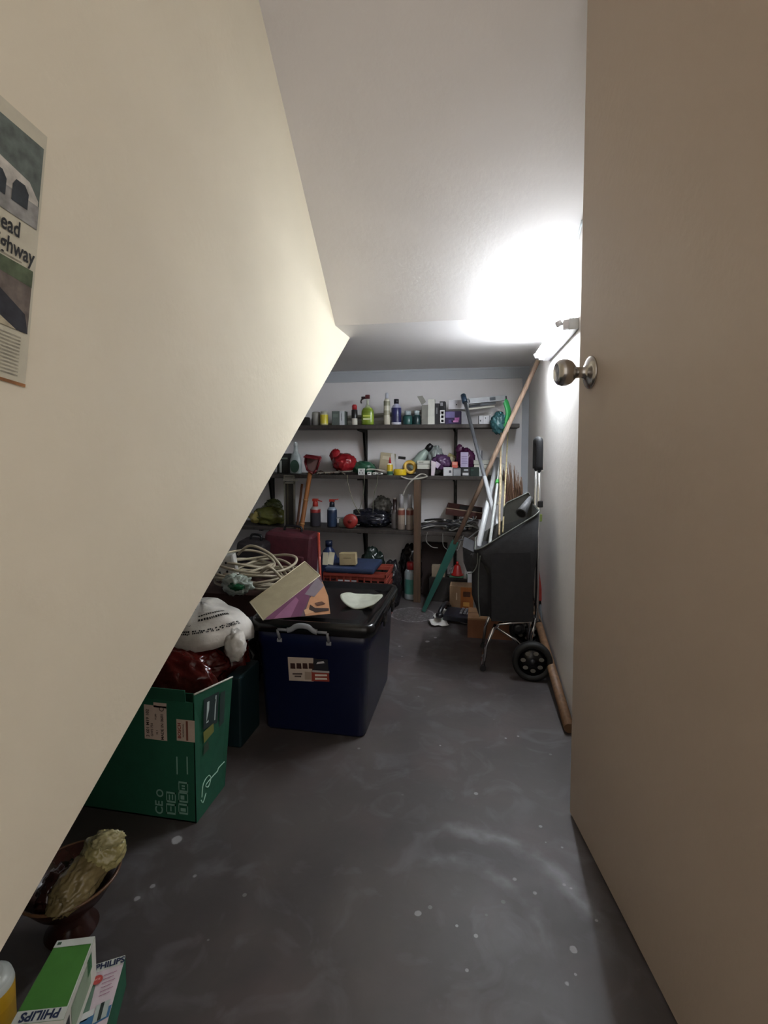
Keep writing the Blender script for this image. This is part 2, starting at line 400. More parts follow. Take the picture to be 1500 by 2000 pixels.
# ------------------------------------------------------------------ surrounding light (the lit hall behind the camera)
w = bpy.data.worlds.new('hall_light'); sc.world = w; w.use_nodes = True
w.node_tree.nodes['Background'].inputs[0].default_value = (1, .93, .86, 1); w.node_tree.nodes['Background'].inputs[1].default_value = .34
# ------------------------------------------------------------------ wall shelving
D1, D0 = 2.86, 3.09                          # front and back of the boards
zs1 = P(800, 829, D1).z; zs2 = P(800, 929, D1).z; zs3 = P(800, 1037, D1).z
SHELF = wood('39332f'); METAL = mat('2c2c2a', .45, .6, var=.15)
su = thing('wall_shelving', 'three dark boards on black slotted uprights fixed along the back wall', 'shelf', (-.5, 3.0, 0))
for z, u1 in ((zs1, 1015), (zs2, 985), (zs3, 935)):
    b = MB(); b.ext((-1.85, D1, z-.022), (X(u1, D1, z), D0-.004, z), SHELF, .003); wp(su, 'shelf_board', b)
for uu in (531, 714, 890):
    xu = X(uu, 3.08, .8); b = MB(); b.ext((xu-.009, D0-.006, .16), (xu+.009, YB-.001, zs1-.005), METAL)
    for k in range(17): b.ext((xu-.003, D0-.008, .2+k*.045), (xu+.003, D0-.005, .22+k*.045), BLACK)
    upr = wp(su, 'upright', b)
    for z in (zs1, zs2, zs3):
        b = MB()
        for sx_ in (-.006, .006):
            b.slab([(xu+sx_-.001, D1+.03, z-.0225), (xu+sx_-.001, D0-.008, z-.0225), (xu+sx_-.001, D0-.008, z-.20), (xu+sx_-.001, D0-.014, z-.20), (xu+sx_-.001, D0-.06, z-.04), (xu+sx_-.001, D1+.03, z-.032)], (.002, 0, 0), METAL)
        sub(wp(su, 'bracket', b), upr)
b = MB(); x0 = X(808, 2.84, .4); b.ext((x0, 2.832, 0), (x0+.04, 2.858, zs2-.023), wood('54402f'), .002)
wp(su, 'wooden_post', b)

# ------------------------------------------------------------------ generic small things
def bx(name, label, cat, u0, u1, vt, y, z, d, c, marks=None, rz=0, group=None, m=None, bev=.0012):
    """closed carton standing at depth y on a surface of height z; marks: (x0,x1,z0,z1,colour) fractions of its front"""
    x0, x1 = X(u0, y, z), X(u1, y, z); w = x1-x0; h = P((u0+u1)/2, vt, y).z-z
    b = MB(); b.box((0, d/2, h/2), (w, d, h), m or card(c), bev)
    for (a, e, f, g, cc) in (marks or []):
        b.quad([((a-.5)*w, -.0006, f*h), ((e-.5)*w, -.0006, f*h), ((e-.5)*w, -.0006, g*h), ((a-.5)*w, -.0006, g*h)], card(cc) if isinstance(cc, str) else cc)
    return one(name, label, cat, b, ((x0+x1)/2, y, z+.0005), rz, group)
def bt(name, label, cat, uc, wpx, vt, y, z, prof, bands, cap=None, group=None, rough=.3, sy=1, lean=0):
    """bottle: prof (r as fraction of half width, z as fraction of height) with one colour per band; cap = (z fraction, profile, colour)"""
    x = X(uc, y, z); s = (P(uc, 900, y)-CAMP).length/F; r = wpx*s/2*.98; h = P(uc, vt, y).z-z
    t = thing(name, label, cat, (x, y+r*sy, z+.0005), 0, group)
    b = MB(); b.lathe([(p*r, q*h) for p, q in prof], None, seg=24, sy=sy, ms=[plastic(c, rough) for c in bands]); lp(t, 'body', b)
    if cap:
        for nm, pr, c in cap:
            b = MB(); b.lathe([(p*r, q*h) for p, q in pr], plastic(c, .35) if isinstance(c, str) else c, seg=20, sy=sy if pr[0][0] > .6 else 1); lp(t, nm, b)
    return t, r, h

# ---- top shelf (z = zs1), left to right
y = 2.90
bx('small_box', 'little black and white box at the far left end of the top shelf', 'box', 583, 600, 815, y, zs1, .05, '26241f', [(.0, .25, .1, .8, 'd8d8d0')])
t, r, h = bt('plastic_tub', 'empty clear grey tub on its side left of the yellow jar', 'tub', 615, 18, 804, y+.02, zs1, [(.8, 0), (1, .06), (1, .8), (.9, .97), (.6, 1)], ['8b8883', '8f8c86', '9a978e', '8b8883'])
bt('yellow_jar', 'small pale jar with a yellow label near the left of the top shelf', 'jar', 631, 16, 803, y, zs1, [(.85, 0), (1, .06), (1, .15), (1, .75), (.85, .82), (.8, .86)], ['c9c39a', 'd8cf86', 'd9c93f', 'd3cfae', 'b8b49c'], [('lid', [(.86, .84), (.86, 1)], 'b9b7a6')])
bx('pale_carton', 'grey green carton with a white end, left of the red capped can', 'box', 648, 673, 803, y, zs1, .07, '5d6660', [(.62, 1, 0, 1, 'cfd2d6'), (.74, .78, .3, .85, '8a8f96'), (.1, .5, .55, .8, '6f7a72')])
t, r, h = bt('spray_can', 'small black aerosol can with a red cap on the top shelf', 'can', 691, 12, 790, y, zs1, [(.9, 0), (1, .03), (1, .33), (1, .72), (.8, .76)], ['c9c4b8', 'd6d1c4', '1d1a1d', '1d1a1d'], [('cap', [(.82, .74), (.84, .93), (.6, 1)], 'b3262c')])
# lime spray bottle with trigger
x = X(716, y, zs1); hh = P(716, 770, y).z-zs1
t = thing('trigger_spray_bottle', 'lime green spray bottle with a dark red trigger head on the top shelf', 'spray bottle', (x, y+.03, zs1+.0005))
b = MB(); w2 = .037
b.lathe([(w2*.9, 0), (w2, .006), (w2, hh*.12), (w2, hh*.38), (w2*.97, hh*.46), (w2*.75, hh*.55), (w2*.36, hh*.60), (w2*.3, hh*.66)], None, seg=28, sy=.62, ms=[plastic('5f761e', .25), plastic('77902a', .25), plastic('859c34', .25), plastic('768c2c', .2), plastic('7d962e', .2), plastic('9aa86a', .2), plastic('b8bfa0', .2)])
for dz, c in ((.3, 'c6d25a'), (.2, 'dfe4b0')): b.box((0, -w2*.62-.0003, hh*dz), (w2*1.2, .001, .009), card(c))
lp(t, 'bottle', b)
b = MB(); b.tube([(0, 0, hh*.64), (0, 0, hh*.84)], .007, plastic('c8ccb8'), 12); b.box((0, 0, hh*.93), (.026, .02, hh*.13), plastic('5a2226'), .004); b.box((-.022, 0, hh*.9), (.03, .014, .014), plastic('2a1c1e'), .003); lp(t, 'spray_head', b)
b = MB(); b.tube([(-.02, 0, hh*.88), (-.034, 0, hh*.85), (-.040, 0, hh*.78), (-.037, 0, hh*.72)], .0045, plastic('2a1c1e'), 8, sub=4); lp(t, 'trigger', b)
bt('tall_bottle', 'tall cream bottle with a grey cap beside the navy bottle', 'bottle', 754.5, 13, 767, y, zs1, [(.9, 0), (1, .02), (1, .3), (1, .45), (1, .6), (1, .74), (.7, .8), (.5, .82)], ['bdb8a4', 'c9c5b2', '9c9880', 'cbc7b4', '8f8f78', 'd0ccba', 'c9c5b2'], [('cap', [(.5, .81), (.5, .97), (.42, 1)], 'b9bcc6')])
bt('navy_bottle', 'navy blue bottle with a black cap and white base on the top shelf', 'bottle', 772.5, 20, 779, y, zs1, [(.95, 0), (1, .03), (1, .1), (1, .4), (1, .66), (.72, .76), (.45, .8), (.45, .84)], ['c7c7d2', 'c7c7d2', '25254f', '2b2c5c', 'a9aac2', 'b5b6cc', 'b0b2c8'], [('cap', [(.5, .82), (.5, 1)], '1d1b26')])
for k, (uu, ww) in enumerate(((795, 20), (813, 16))):
    bt('squat_jar', ['squat teal jar with a pale lid, right beside the navy bottle', 'darker teal jar with a pale lid, left of the upright white carton'][k], 'jar', uu, ww, 802, y, zs1, [(.95, 0), (1, .05), (1, .6), (.7, .7), (.6, .74)], ['24403f', ['2f5a56', '1d3436'][k], '24403f', 'a8b4b4'], [('lid', [(.66, .72), (.66, 1)], 'aab6ba')], group='squat jars on the top shelf')
# open white carton with a raised flap
t = thing('open_carton', 'tall white carton with its flap standing open on the top shelf', 'box', (X(836, y, zs1), y, zs1+.0005))
s = 2.95/F; hh = P(840, 780, y).z-zs1; b = MB()
b.ext((-.036, 0, 0), (-.002, .05, hh*.78), card('7d7c74')); b.ext((-.001, -.004, 0), (.037, .05, hh), card('d3d3c9')); lp(t, 'carton_body', b)
b = MB(); b.slab([(-.036, 0, hh*.78), (-.062, -.004, hh*1.12), (-.032, -.004, hh*1.15), (-.012, 0, hh*.9)], (0, .002, 0), card('8d8c84')); lp(t, 'flap', b)
bx('black_sleeve', 'slim black sleeve standing between two white marked boxes on the top shelf', 'box', 849, 858, 788, y, zs1, .06, '2b2a2c', [(.3, .6, .5, .8, '77777a')])
bx('symbol_box', 'narrow black box with a white strip of round symbols on the top shelf', 'box', 858.5, 869, 784, y, zs1, .07, '242427', [(.1, .95, .05, .62, 'dcdcdc'), (.3, .75, .45, .56, '333'.ljust(6, '3')), (.3, .75, .28, .38, '333333'), (.3, .75, .1, .2, '333333'), (.1, .6, .8, .95, '8d8d90')])
bx('purple_box', 'violet box with a pink swirl supporting the long white cartons', 'box', 870, 900, 803, y, zs1, .08, '352a4a', [(.0, .6, .5, .95, '6d6590'), (.4, .85, .15, .3, 'cf8fc0'), (.6, .9, .3, .5, 'b86fae'), (.2, .5, .1, .35, '52437a')])
bx('grey_box', 'plain grey box right of the violet box on the top shelf', 'box', 901, 917, 803, y+.01, zs1, .08, '8b8a90')
zt = P(885, 801, y).z
b = MB(); L0 = X(876, y, zt); L1 = X(915, y, zt); b.box(((L1-L0)/2, .03, .028), (L1-L0, .06, .052), card('c9c7cc'), .001); b.box(((L1-L0)*.4, -.0005, .028), (.006, .001, .006), DARK)
one('flat_white_carton', 'short flat white carton lying across the violet box on the top shelf', 'box', b, (L0, y, zt+.002))
def long_box(u0, v0, u1, v1, th, yy, c, label, marks=()):
    a, e = P(u0, v0, yy), P(u1, v1, yy+.05); d = (e-a); ln = d.length; M = frame((0, 0, 0), d, (0, 1, 0)); M = frame((0, 0, 0), d, (0, 0, 1))
    b = MB(); b.box((ln/2, 0, 0), (ln, th, .04), card(c), .001, M)
    for (f0, f1, cc) in marks: b.box((ln*(f0+f1)/2, 0, .0003), (ln*(f1-f0), th*.6, .0405), card(cc), 0, M)
    return one('lamp_carton', label, 'box', b, a, group='long thin lamp cartons')
long_box(914, 784, 988, 777, .03, y+.02, 'bfc2c6', 'long white lamp carton sloping up to the right on the top shelf', ((.0, .03, '3b3b40'), (.55, .7, '70757c'), (.96, 1, '3b3b40')))
long_box(906, 795, 966, 787, .014, y+.03, '6c6f74', 'thin dark grey lamp carton under the sloping white one', ((.1, .5, '2e2e33'),))
long_box(906, 800, 964, 794, .010, y+.0, 'c4c2b8', 'thinnest cream strip below the sloping lamp cartons')
for k, (u0, u1) in enumerate(((934, 943.5), (944, 952.5), (953, 968))):
    bx('white_pack', ['small white pack with a black edge, leftmost of three near the green brush', 'small white pack, middle one of three near the green brush', 'small white pack with a dark panel, rightmost of three near the green brush'][k],
       'box', u0, u1, 812, y, zs1, .04, 'd4d4d8', [[(.0, .18, 0, 1, '2a2a2e'), (.35, .6, .3, .5, '444448')], [(.4, .6, .6, .8, '77777c')], [(.1, .3, 0, 1, '9a9aa0'), (.5, .75, .2, .7, '2e2e33')]][k], group='small white packs on the top shelf')
for k in range(4):
    a = Vector((X(642+k*9, 3.0, zs1), 2.985+k*.012, zs1+.009+k*.0145)); e = Vector((X(823+(k % 2)*12, 3.02, zs1), 2.995+k*.012, zs1+.009+k*.0145+(.035 if k > 1 else 0)))
    b = MB(); b.box(((e-a).length/2, 0, 0), ((e-a).length, .011, .014), mat(['8c8a84', '9a9890', '77756e', 'a5a49c'][k], .5, .3), .001, frame((0, 0, 0), e-a, (0, 1, 0)))
    one('metal_strip', ['lowest grey strip lying behind the bottles on the top shelf', 'second grey strip up behind the bottles on the top shelf', 'dark grey strip rising to the right behind the bottles', 'uppermost pale strip rising to the right behind the bottles'][k], 'strip', b, a, group='metal strips behind the bottles')

# ---- middle shelf (z = zs2)
y = 2.90
bx('dark_tub', 'black box with a white stripe at the left end of the middle shelf', 'box', 541, 562, 886, y+.03, zs2, .07, '1f221f', [(.25, .45, .05, .65, 'b8bdb8'), (.0, 1, .72, .8, '6f7a70')])
t, r, h = bt('detergent_bottle', 'grey white bottle with long neck and green oval label on the middle shelf', 'bottle', 575.5, 24, 863, y, zs2, [(.9, 0), (1, .04), (1, .42), (.75, .58), (.36, .70), (.3, .86), (.34, .87)], ['9aa3a3', 'a3adad', 'a9b3b3', 'b2bcbc', 'b9c2c2', 'c0c8c8'], [('nozzle', [(.34, .86), (.32, .93), (.2, 1)], 'cdd3d3')], sy=.6)
b = MB(); b.lathe([(.0001, 0), (r*.78, .0)], plastic('3d5a4c'), seg=24, sy=1.35, cap=False, M=TR(0, -r*.61, h*.24, rx=math.pi/2)); lp(t, 'label', b)
# red plastic bag
def knot_bag(name, label, c, loc, r, m, seed, knot=None, amp=.10, cat='bag', freq=1.9):
    t = thing(name, label, cat, loc); b = MB(); b.blob((0, 0, r[2]*.95), r, m, seed, amp, freq, zmin=.001); lp(t, 'bag_body', b)
    if knot:
        b = MB()
        for (kx, kz, kr) in knot: b.blob((kx, 0, kz), (kr, kr*.5, kr*1.25), m, seed+kx*9+1, .22, 1.6, sub=3)
        lp(t, 'knot', b)
    return t
REDF = film('8f1c22'); xa = X(662, y, zs2)
knot_bag('red_plastic_bag', 'bright red knotted plastic bag on the middle shelf', None, (xa+.012, y+.085, zs2+.012), (.068, .065, .055), REDF, 3, [(-.058, .095, .028), (-.035, .075, .022)])
b = MB(); b.box((0, 0, .006), (.2, .06, .007), wood('8d857a'), .001, TR(0, 0, .002, ry=-.06)); one('wood_offcut', 'pale wooden slat lying under the red bag on the middle shelf', 'slat', b, (X(655, y, zs2), y+.0, zs2+.007), .1)
b = MB()
for k in range(7): a = random.uniform(-.09, .09); b.tube([(a, -.02, .008), (a+random.uniform(-.05, .05), .0, .018+.012*random.random()), (a+random.uniform(-.1, .1), .03, .008)], .0035, plastic(['4a3429', '2a2624', '6b6052'][k % 3]), 6, sub=3)
one('cable_scraps', 'brown and black scraps of cable under the red bag', 'cable', b, (X(650, y, zs2), y-.02, zs2-.004))
knot_bag('green_plastic_bag', 'dark green plastic bag lying flat beside the red bag', None, (X(703, y, zs2), y+.10, zs2), (.07, .05, .038), film('2f5b45', rough=.3), 8, None, .09)
b = MB(); b.box((0, .012, .018), (.036, .024, .037), plastic('d9d9d6'), .002)
for dx, dz in ((0, .026), (-.008, .012), (.008, .012)): b.box((dx, -.0006, dz), (.0045, .001, .006), INK)
one('socket_faceplate', 'white socket faceplate with three black holes on the middle shelf edge', 'socket', b, (X(705.5, D1+.01, zs2), D1+.006, zs2+.0005))
for k, (uu, w_) in enumerate(((721, .024), (731, .02), (741, .036))):
    b = MB(); b.box((0, .01, .009), (w_, .02, .018-.004*k), plastic('cfcfcb'), .003); b.box((0, -.0008, .010), (w_*.4, .001, .005), INK)
    one('cable_clip', ['white switch part beside the socket faceplate', 'middle white switch part right of the socket faceplate', 'flattest white switch part left of the glue bottle'][k], 'fitting', b, (X(uu, D1+.01, zs2), D1+.008, zs2+.0005), group='white electrical fittings on the shelf edge')
b = MB()
for a_, e_ in (((-.075, 0, .03), (.08, -.01, .01)), ((-.07, .01, .035), (.05, 0, .012))): b.tube([a_, ((a_[0]+e_[0])/2, 0, .032), e_], .004, plastic('bdb9ae'), 8, sub=5)
one('cable_offcut', 'grey cable offcut curving behind the white switch parts', 'cable', b, (X(740, y, zs2), y+.0, zs2-.002))
# beige crumpled box with white flap
t = thing('crumpled_carton', 'crumpled beige carton with a white paper flap behind the glue bottle', 'box', (X(755, y+.05, zs2), y+.08, zs2)); M = TR(0, 0, .012, ry=.12)
b = MB(); b.box((-.008, 0, .056), (.085, .05, .115), card('b3a78c'), .004, M); b.box((-.005, -.0255, .085), (.06, .001, .02), card('cfc6ae'), 0, M); lp(t, 'carton', b)
b = MB(); b.slab([(.03, -.03, .02), (.052, -.028, .03), (.046, -.03, .125), (.026, -.03, .12)], (0, .003, 0), PAPER); lp(t, 'paper_flap', b)
bt('glue_bottle', 'small yellow and white glue bottle with a red nozzle', 'bottle', 760.5, 12, 893, D1+.012, zs2, [(.9, 0), (1, .03), (1, .22), (1, .58), (.5, .66)], ['cfd8c8', '3c6b52', 'd9b92f', 'e3dcc4'], [('nozzle', [(.5, .64), (.35, .8), (.1, 1)], 'b0242c')])
t = thing('tape_roll', 'yellow tape roll lying flat on the middle shelf', 'tape', (X(779, D1, zs2), D1+.045, zs2+.0005))
b = MB(); b.lathe([(.022, 0), (.036, 0), (.037, .003), (.037, .031), (.036, .034), (.022, .034), (.022, 0)], plastic('d8b820'), seg=32, cap=False); lp(t, 'tape', b)
b = MB(); b.lathe([(.019, .001), (.022, .001), (.022, .033), (.019, .033), (.019, .001)], CARD, seg=24, cap=False); lp(t, 'core', b)
t = thing('tape_reel', 'brown yellow tape reel standing tilted on the shelf', 'tape', (X(800, y+.03, zs2), y+.03, zs2)); M = TR(0, 0, .044, rx=math.pi/2, rz=.3) 
M = Matrix.Translation((0, 0, .043)) @ Matrix.Rotation(.5, 4, 'Z') @ Matrix.Rotation(1.25, 4, 'X')
b = MB(); b.lathe([(.024, -.01), (.04, -.01), (.04, .01), (.024, .01), (.024, -.01)], plastic('8c6a2a'), seg=32, cap=False, M=M); lp(t, 'tape', b)
b = MB(); b.lathe([(.0235, -.011), (.0235, .011), (.027, .012), (.041, .0115), (.041, .0105)], plastic('c9a243'), seg=32, cap=False, M=M); lp(t, 'rim', b)
b = MB(); b.box((0, 0, .008), (.042, .02, .016), plastic('1b1b1b'), .002, TR(ry=.1)); one('black_adapter', 'small black block perched above the tilted tape reel', 'adapter', b, (X(784, y+.06, zs2), y+.075, P(784, 897, y+.07).z))
# bottle lying on its side
a = Vector((X(803, y+.06, zs2), y+.07, zs2+.032)); e = P(843, 868, y+.09); t = thing('leaning_bottle', 'pale green bottle with a black cap leaning on the middle shelf clutter', 'bottle', a); M = along((0, 0, 0), e-a); ln = (e-a).length
b = MB(); b.lathe([(.024, 0), (.03, .006), (.03, ln*.55), (.016, ln*.74), (.013, ln*.78)], plastic('93a39b', .3), seg=24, M=M); lp(t, 'body', b)
b = MB(); b.lathe([(.017, ln*.76), (.019, ln*.9), (.014, ln)], BLACK, seg=20, M=M); lp(t, 'cap', b)
bx('white_fuse_box', 'white boxed fitting resting above the cable clutter on the middle shelf', 'box', 815, 839, 900, y+.0, P(820, 916, y).z, .05, 'cfcfc4', [(.0, 1, .55, .62, '55554f'), (.1, .5, .7, .9, '9a9a90')])
bx('dark_base_box', 'dark brown box under the white boxed fitting', 'box', 812, 841, 916.5, y+.0, zs2, .07, '241c18')
t = thing('crumpled_bag', 'clear crumpled plastic bag behind the purple pack', 'bag', (X(849, y+.09, zs2), y+.12, zs2+.0)); b = MB(); b.blob((0, 0, .075), (.045, .04, .08), film('a8b0ae', .25), 12, .16, 2.2, zmin=.001); lp(t, 'bag_body', b)
b = MB(); b.box((0, 0, .045), (.045, .03, .085), card('9c9468'), .002, TR(0, 0, 0, ry=.5)); b.box((.012, -.016, .06), (.03, .001, .03), card('d0ccb0'), 0, TR(ry=.5)); b.box((.0, -.016, .025), (.02, .001, .02), card('2c2a22'), 0, TR(ry=.5))
one('tilted_carton', 'small olive and cream carton tilted behind the purple packs', 'box', b, (X(868, y+.05, zs2), y+.13, zs2+.04))
PUR = film('47203f'); LIL = film('5c3f64')
t = knot_bag('purple_packet', 'shiny purple packet left of the white boxed switch', None, (X(861, y+.03, zs2), y+.05, zs2+.03), (.05, .035, .042), LIL, 21, None, .18)
b = MB(); b.box((0, 0, 0), (.03, .001, .03), card('cbb8cf'), 0, TR(-.02, -.042, .03, ry=.6)); lp(t, 'label', b)
t = knot_bag('maroon_packet', 'larger maroon packet with a white label on the middle shelf', None, (X(909, y+.03, zs2), y+.075, zs2+.035), (.052, .04, .058), PUR, 25, [(-.035, .11, .02)], .14)
b = MB(); b.box((0, 0, 0), (.043, .001, .085), card('b9aecb'), 0, TR(-.006, -.055, .055))
for dz in (-.02, -.008, .004, .016): b.box((0, 0, 0), (.033, .0012, .003), card('6a5f86'), 0, TR(-.006, -.0555, .055+dz))
lp(t, 'label', b)
b = MB(); b.slab([(0, 0, 0), (.018, 0, 0), (.028, 0, .075), (.0, 0, .085)], (0, .003, 0), card('cfc3c8')); one('paper_tag', 'white and pink paper tag hanging in front of the purple packet', 'tag', b, (X(842, D1+.01, zs2), D1+.012, zs2+.001))
row = [(866, 884, 913, 'd3d3d6', [(.6, .85, .35, .65, '55555c')], 'white box with a small grey mark, left end of the front row of little boxes'),
       (885, 900, 915, '8f9196', [(.1, .9, .15, .85, 'a8abb0')], 'silvery grey box, second in the front row of little boxes'),
       (901, 917.5, 913, '232326', [(.15, .85, .08, .38, 'c9c9cc'), (.3, .8, .6, .8, 'a5a5aa')], 'black box with white lettering strip in the front row of little boxes'),
       (918, 935, 913, '22302b', [(.1, .4, .6, .8, '3d5047')], 'dark green box in the front row of little boxes'),
       (936, 945, 907, 'c5cacb', [], 'slim pale box at the right end of the front row of little boxes')]
for u0, u1, vt, c, mk, lb in row: bx('little_box', lb, 'box', u0, u1, vt, D1+.008, zs2, .04, c, mk, group='little boxes along the middle shelf edge')
bx('orange_box', 'small orange box between the purple and maroon packets', 'box', 882.5, 893.5, 902, D1+.05, P(888, 914, D1+.05).z, .04, 'd0695a', [(.1, .9, .5, .9, 'e0a090')])
bx('support_box', 'dark box hidden under the small orange box', 'box', 882, 897, 914.5, D1+.055, zs2, .05, '2a2026')
zz = zs2
for k, (u0, u1, v0, c) in enumerate(((926, 960, 916, 'bdbdb4'), (926, 958, 908, 'c9c9bf'), (925, 960, 899, 'b5b5ac'))):
    o = bx('switch_carton', ['lowest of three flat cream cartons stacked right of the maroon packet', 'middle of three flat cream cartons stacked right of the maroon packet', 'topmost of three flat cream cartons stacked right of the maroon packet'][k], 'box', u0, u1, v0, y+.04, zz, .09, c, [(0, 1, .0, .08, '5a5a54')], group='flat cream cartons on the middle shelf')
    zz = P(940, v0, y+.04).z+.001
bx('upright_card_box', 'pale box standing on the flat cream cartons', 'box', 928, 942, 880, y+.05, zz, .05, 'c6c3c9', [(.85, 1, 0, 1, '55535a')])
b = MB(); b.blob((0, 0, .03), (.035, .03, .03), PAPER, 33, .3, 1.6, zmin=.001, sub=3); one('crumpled_paper', 'crumpled white paper at the right end of the middle shelf', 'paper', b, (X(976, y+.04, zs2), y+.06, zs2+.0005))
# cords
def cord(pts, r, c, label, world_y=None, name='hanging_cord', group='cords hanging from the middle shelf'):
    b = MB(); b.tube(pts, r, plastic(c, .5), 8, sub=6); return one(name, label, 'cord', b, pts[0], world=True, group=group)
yf = D1-.008
cord([Vector((X(678, yf, zs2), yf, zs2+.002)), P(680, 945, yf), P(690, 980, yf), P(703, 1003, yf+.03)], .0018, '8d8a70', 'thin olive cord bowing down to the left of the shelf upright')
cord([Vector((X(712, yf, zs2), yf, zs2+.002)), P(711, 945, yf), P(709, 970, yf), P(700, 1002, yf+.03)], .0018, '7e8070', 'thin cord falling almost straight beside the shelf upright')
cord([Vector((X(738, yf, zs2), yf, zs2+.002)), P(736, 945, yf), P(731, 965, yf), P(728, 1003, yf+.03)], .0018, '6e6f5c', 'thin dark cord falling to the clear plastic on the lower shelf')
cord([P(783, 931, yf), P(800, 936, yf-.01), P(822, 934, yf-.01), P(834, 930, yf), P(822, 926, yf+.02), P(805, 938, yf-.015), P(793, 952, yf), P(787, 968, yf+.01)], .0045, 'a8a49a', 'thick grey white cord looping over the middle shelf edge towards the aerosol cans')
# ---- lower shelf (z = zs3)
y = 2.90
t = thing('olive_plastic_bag', 'olive translucent plastic bag at the left end of the lower shelf', 'bag', (X(520, y+.05, zs3), y+.07, zs3)); OL = film('6f7038', .3)
b = MB(); b.blob((.02, 0, .05), (.1, .08, .06), OL, 41, .12, 1.8, zmin=.001); b.blob((.03, .02, .10), (.05, .04, .05), film('5a6238', .35), 43, .15, 2); lp(t, 'bag_body', b)
b = MB(); b.blob((-.05, -.06, .045), (.028, .02, .03), film('a89a55', .2), 44, .25, 1.8, sub=3); b.tube([(-.07, -.06, .04), (-.11, -.05, .05), (-.12, -.05, .035)], .007, film('a89a55', .2), 6, sub=4, r2=.003); lp(t, 'knot', b)
t = thing('narrow_metal_frame', 'tall narrow metal frame leaning in front of the shelves under the pale bottle', 'frame', P(566, 1038, 2.84)); yy = 2.84
a0, a1 = P(556, 1037, yy), P(576, 928, yy); x0, x1, z0, z1 = a0.x, a1.x, zs3-.001, a1.z; am = mat('8f8a7d', .4, .7)
t.location = (x0, yy, z0); b = MB()
for xx in (x0, x1-.008): b.ext((xx, yy-.008, z0), (xx+.008, yy+.006, z1), am, .001)
b.ext((x0, yy-.008, z0), (x1, yy+.006, z0+.01), am); b.ext((x0, yy-.008, z1-.008), (x1, yy+.006, z1), am); b.ext((x0, yy-.008, z1-.05), (x1, yy+.006, z1-.04), am)
wp(t, 'frame_rails', b); b = MB(); b.ext((x0-.004, yy-.012, z1-.034), (x1+.022, yy-.006, z1-.024), am); b.ext((x0, yy-.011, z1-.022), (x1, yy-.006, z1-.012), am); wp(t, 'crossbar', b)
b = MB(); b.ext((x0+.009, yy-.002, z0+.01), (x1-.009, yy+.003, z1-.05), mat('2a2620', .4)); b.ext((x0+.018, yy-.0035, z0+.01), (x0+.026, yy-.001, z1-.05), mat('453f30', .4)); wp(t, 'inner_panel', b)
# dustpan with long bamboo handle
top = P(606, 921, 2.80); bot = PZ(574, 1120, 0); bot = Vector((X(548, 2.62, 0), 2.66, .004)); bot = P(584, 1060, 2.74); d_ = (bot-top).normalized(); bot = top+d_*((top.z)/-d_.z)*.998
t = thing('long_handled_dustpan', 'dark red dustpan turned upward on a bamboo handle in front of the shelves', 'dustpan', bot)
b = MB(); b.tube([bot, bot+(top-bot)*.5, top], .013, wood('8a5527', 9), 12)
for f in (.42, .6, .78): c_ = bot+(top-bot)*f; b.tube([c_-d_*.004, c_+d_*.004], .0155, wood('a87a4a', 9), 12)
wp(t, 'bamboo_handle', b)
b = MB(); dr_ = plastic('6d1a1f', .35)
q = [P(598, 889, 2.79), P(627, 893, 2.79), P(619, 918, 2.79), P(612, 925, 2.79), P(600, 918, 2.79), P(596, 903, 2.79)]; c_ = sum(q, Vector())/6
b.slab(q, (0, .006, 0), dr_)
for i in range(6):
    a_, e_ = q[i], q[(i+1) % 6]
    b.tube([a_-Vector((0, .004, 0)), e_-Vector((0, .004, 0))], .0055, dr_, 8)
b.slab([q[0], q[1], q[1]+Vector((0, -.05, -.012)), q[0]+Vector((0, -.05, -.012))], (0, 0, .004), dr_)
wp(t, 'pan', b)
b = MB(); b.slab([c_+(p-c_)*.72+Vector((0, -.003, -.004)) for p in q], (0, .0015, 0), plastic('6f5550', .3)); wp(t, 'grey_patch', b)  # greyish inset patch in the middle of the red pan
def stick(name, label, a, e, r, m, cat='stick', r2=None, group=None): b = MB(); b.tube([a, e], r, m, 12, r2=r2); return one(name, label, cat, b, a, world=True, group=group)
yy = 2.80; a = P(590, 945, 2.85); e = P(577, 1060, 2.80); e = a+(e-a)*(a.z/(a.z-e.z)); e.z = .008
stick('thin_bamboo_cane', 'thinner dark brown cane standing left of the bamboo dustpan handle', e, a, .007, wood('5d3319', 9))
def aerosol(u, w_, vt, yy, z, cols, name, label, group=None, capc='b0b0b4', capf=.28):
    return bt(name, label, 'can', u, w_, vt, yy, z, [(.92, 0), (1, .02), (1, .18), (1, .42), (1, 1-capf-.06), (.7, 1-capf)], cols, [('cap', [(.62, 1-capf-.01), (.55, .97), (.5, 1)], mat('cfcfd2', .3, .3, var=.05) if capc == 'chrome' else capc)], group=group)
# trigger cans at left
for k, (uu, c, vt, lb) in enumerate(((613, '8f2a26', 975, 'red and dark aerosol can with a red trigger nozzle left on the lower shelf'), (646, '24324a', 976, 'dark blue can with a red trigger nozzle right of the red one'))):
    t, r, h = bt('trigger_can', lb, 'can', uu, 21-k, vt, y, zs3, [(.95, 0), (1, .02), (1, .5), (1, .62), (.6, .72)], ['3b3536', ['3c3a40', '2a3850'][k], c, 'a8a4a0' if k == 0 else '8f9dac'], group='trigger cans on the lower shelf')
    b = MB(); b.lathe([(r*.55, h*.70), (r*.5, h*.86), (r*.3, h*.93)], plastic('b0352c') if k == 0 else plastic('1f2430'), seg=16); lp(t, 'collar', b)
    b = MB(); b.box((0, 0, h*.95), (r*1.1, r*.6, h*.1), plastic('b23a2c'), .003, TR(ry=0)); b.tube([(0, 0, h*.96), (r*1.35, 0, h*(.9 if k == 0 else 1.0))], .0035, plastic('a8322a'), 8); lp(t, 'trigger_nozzle', b)
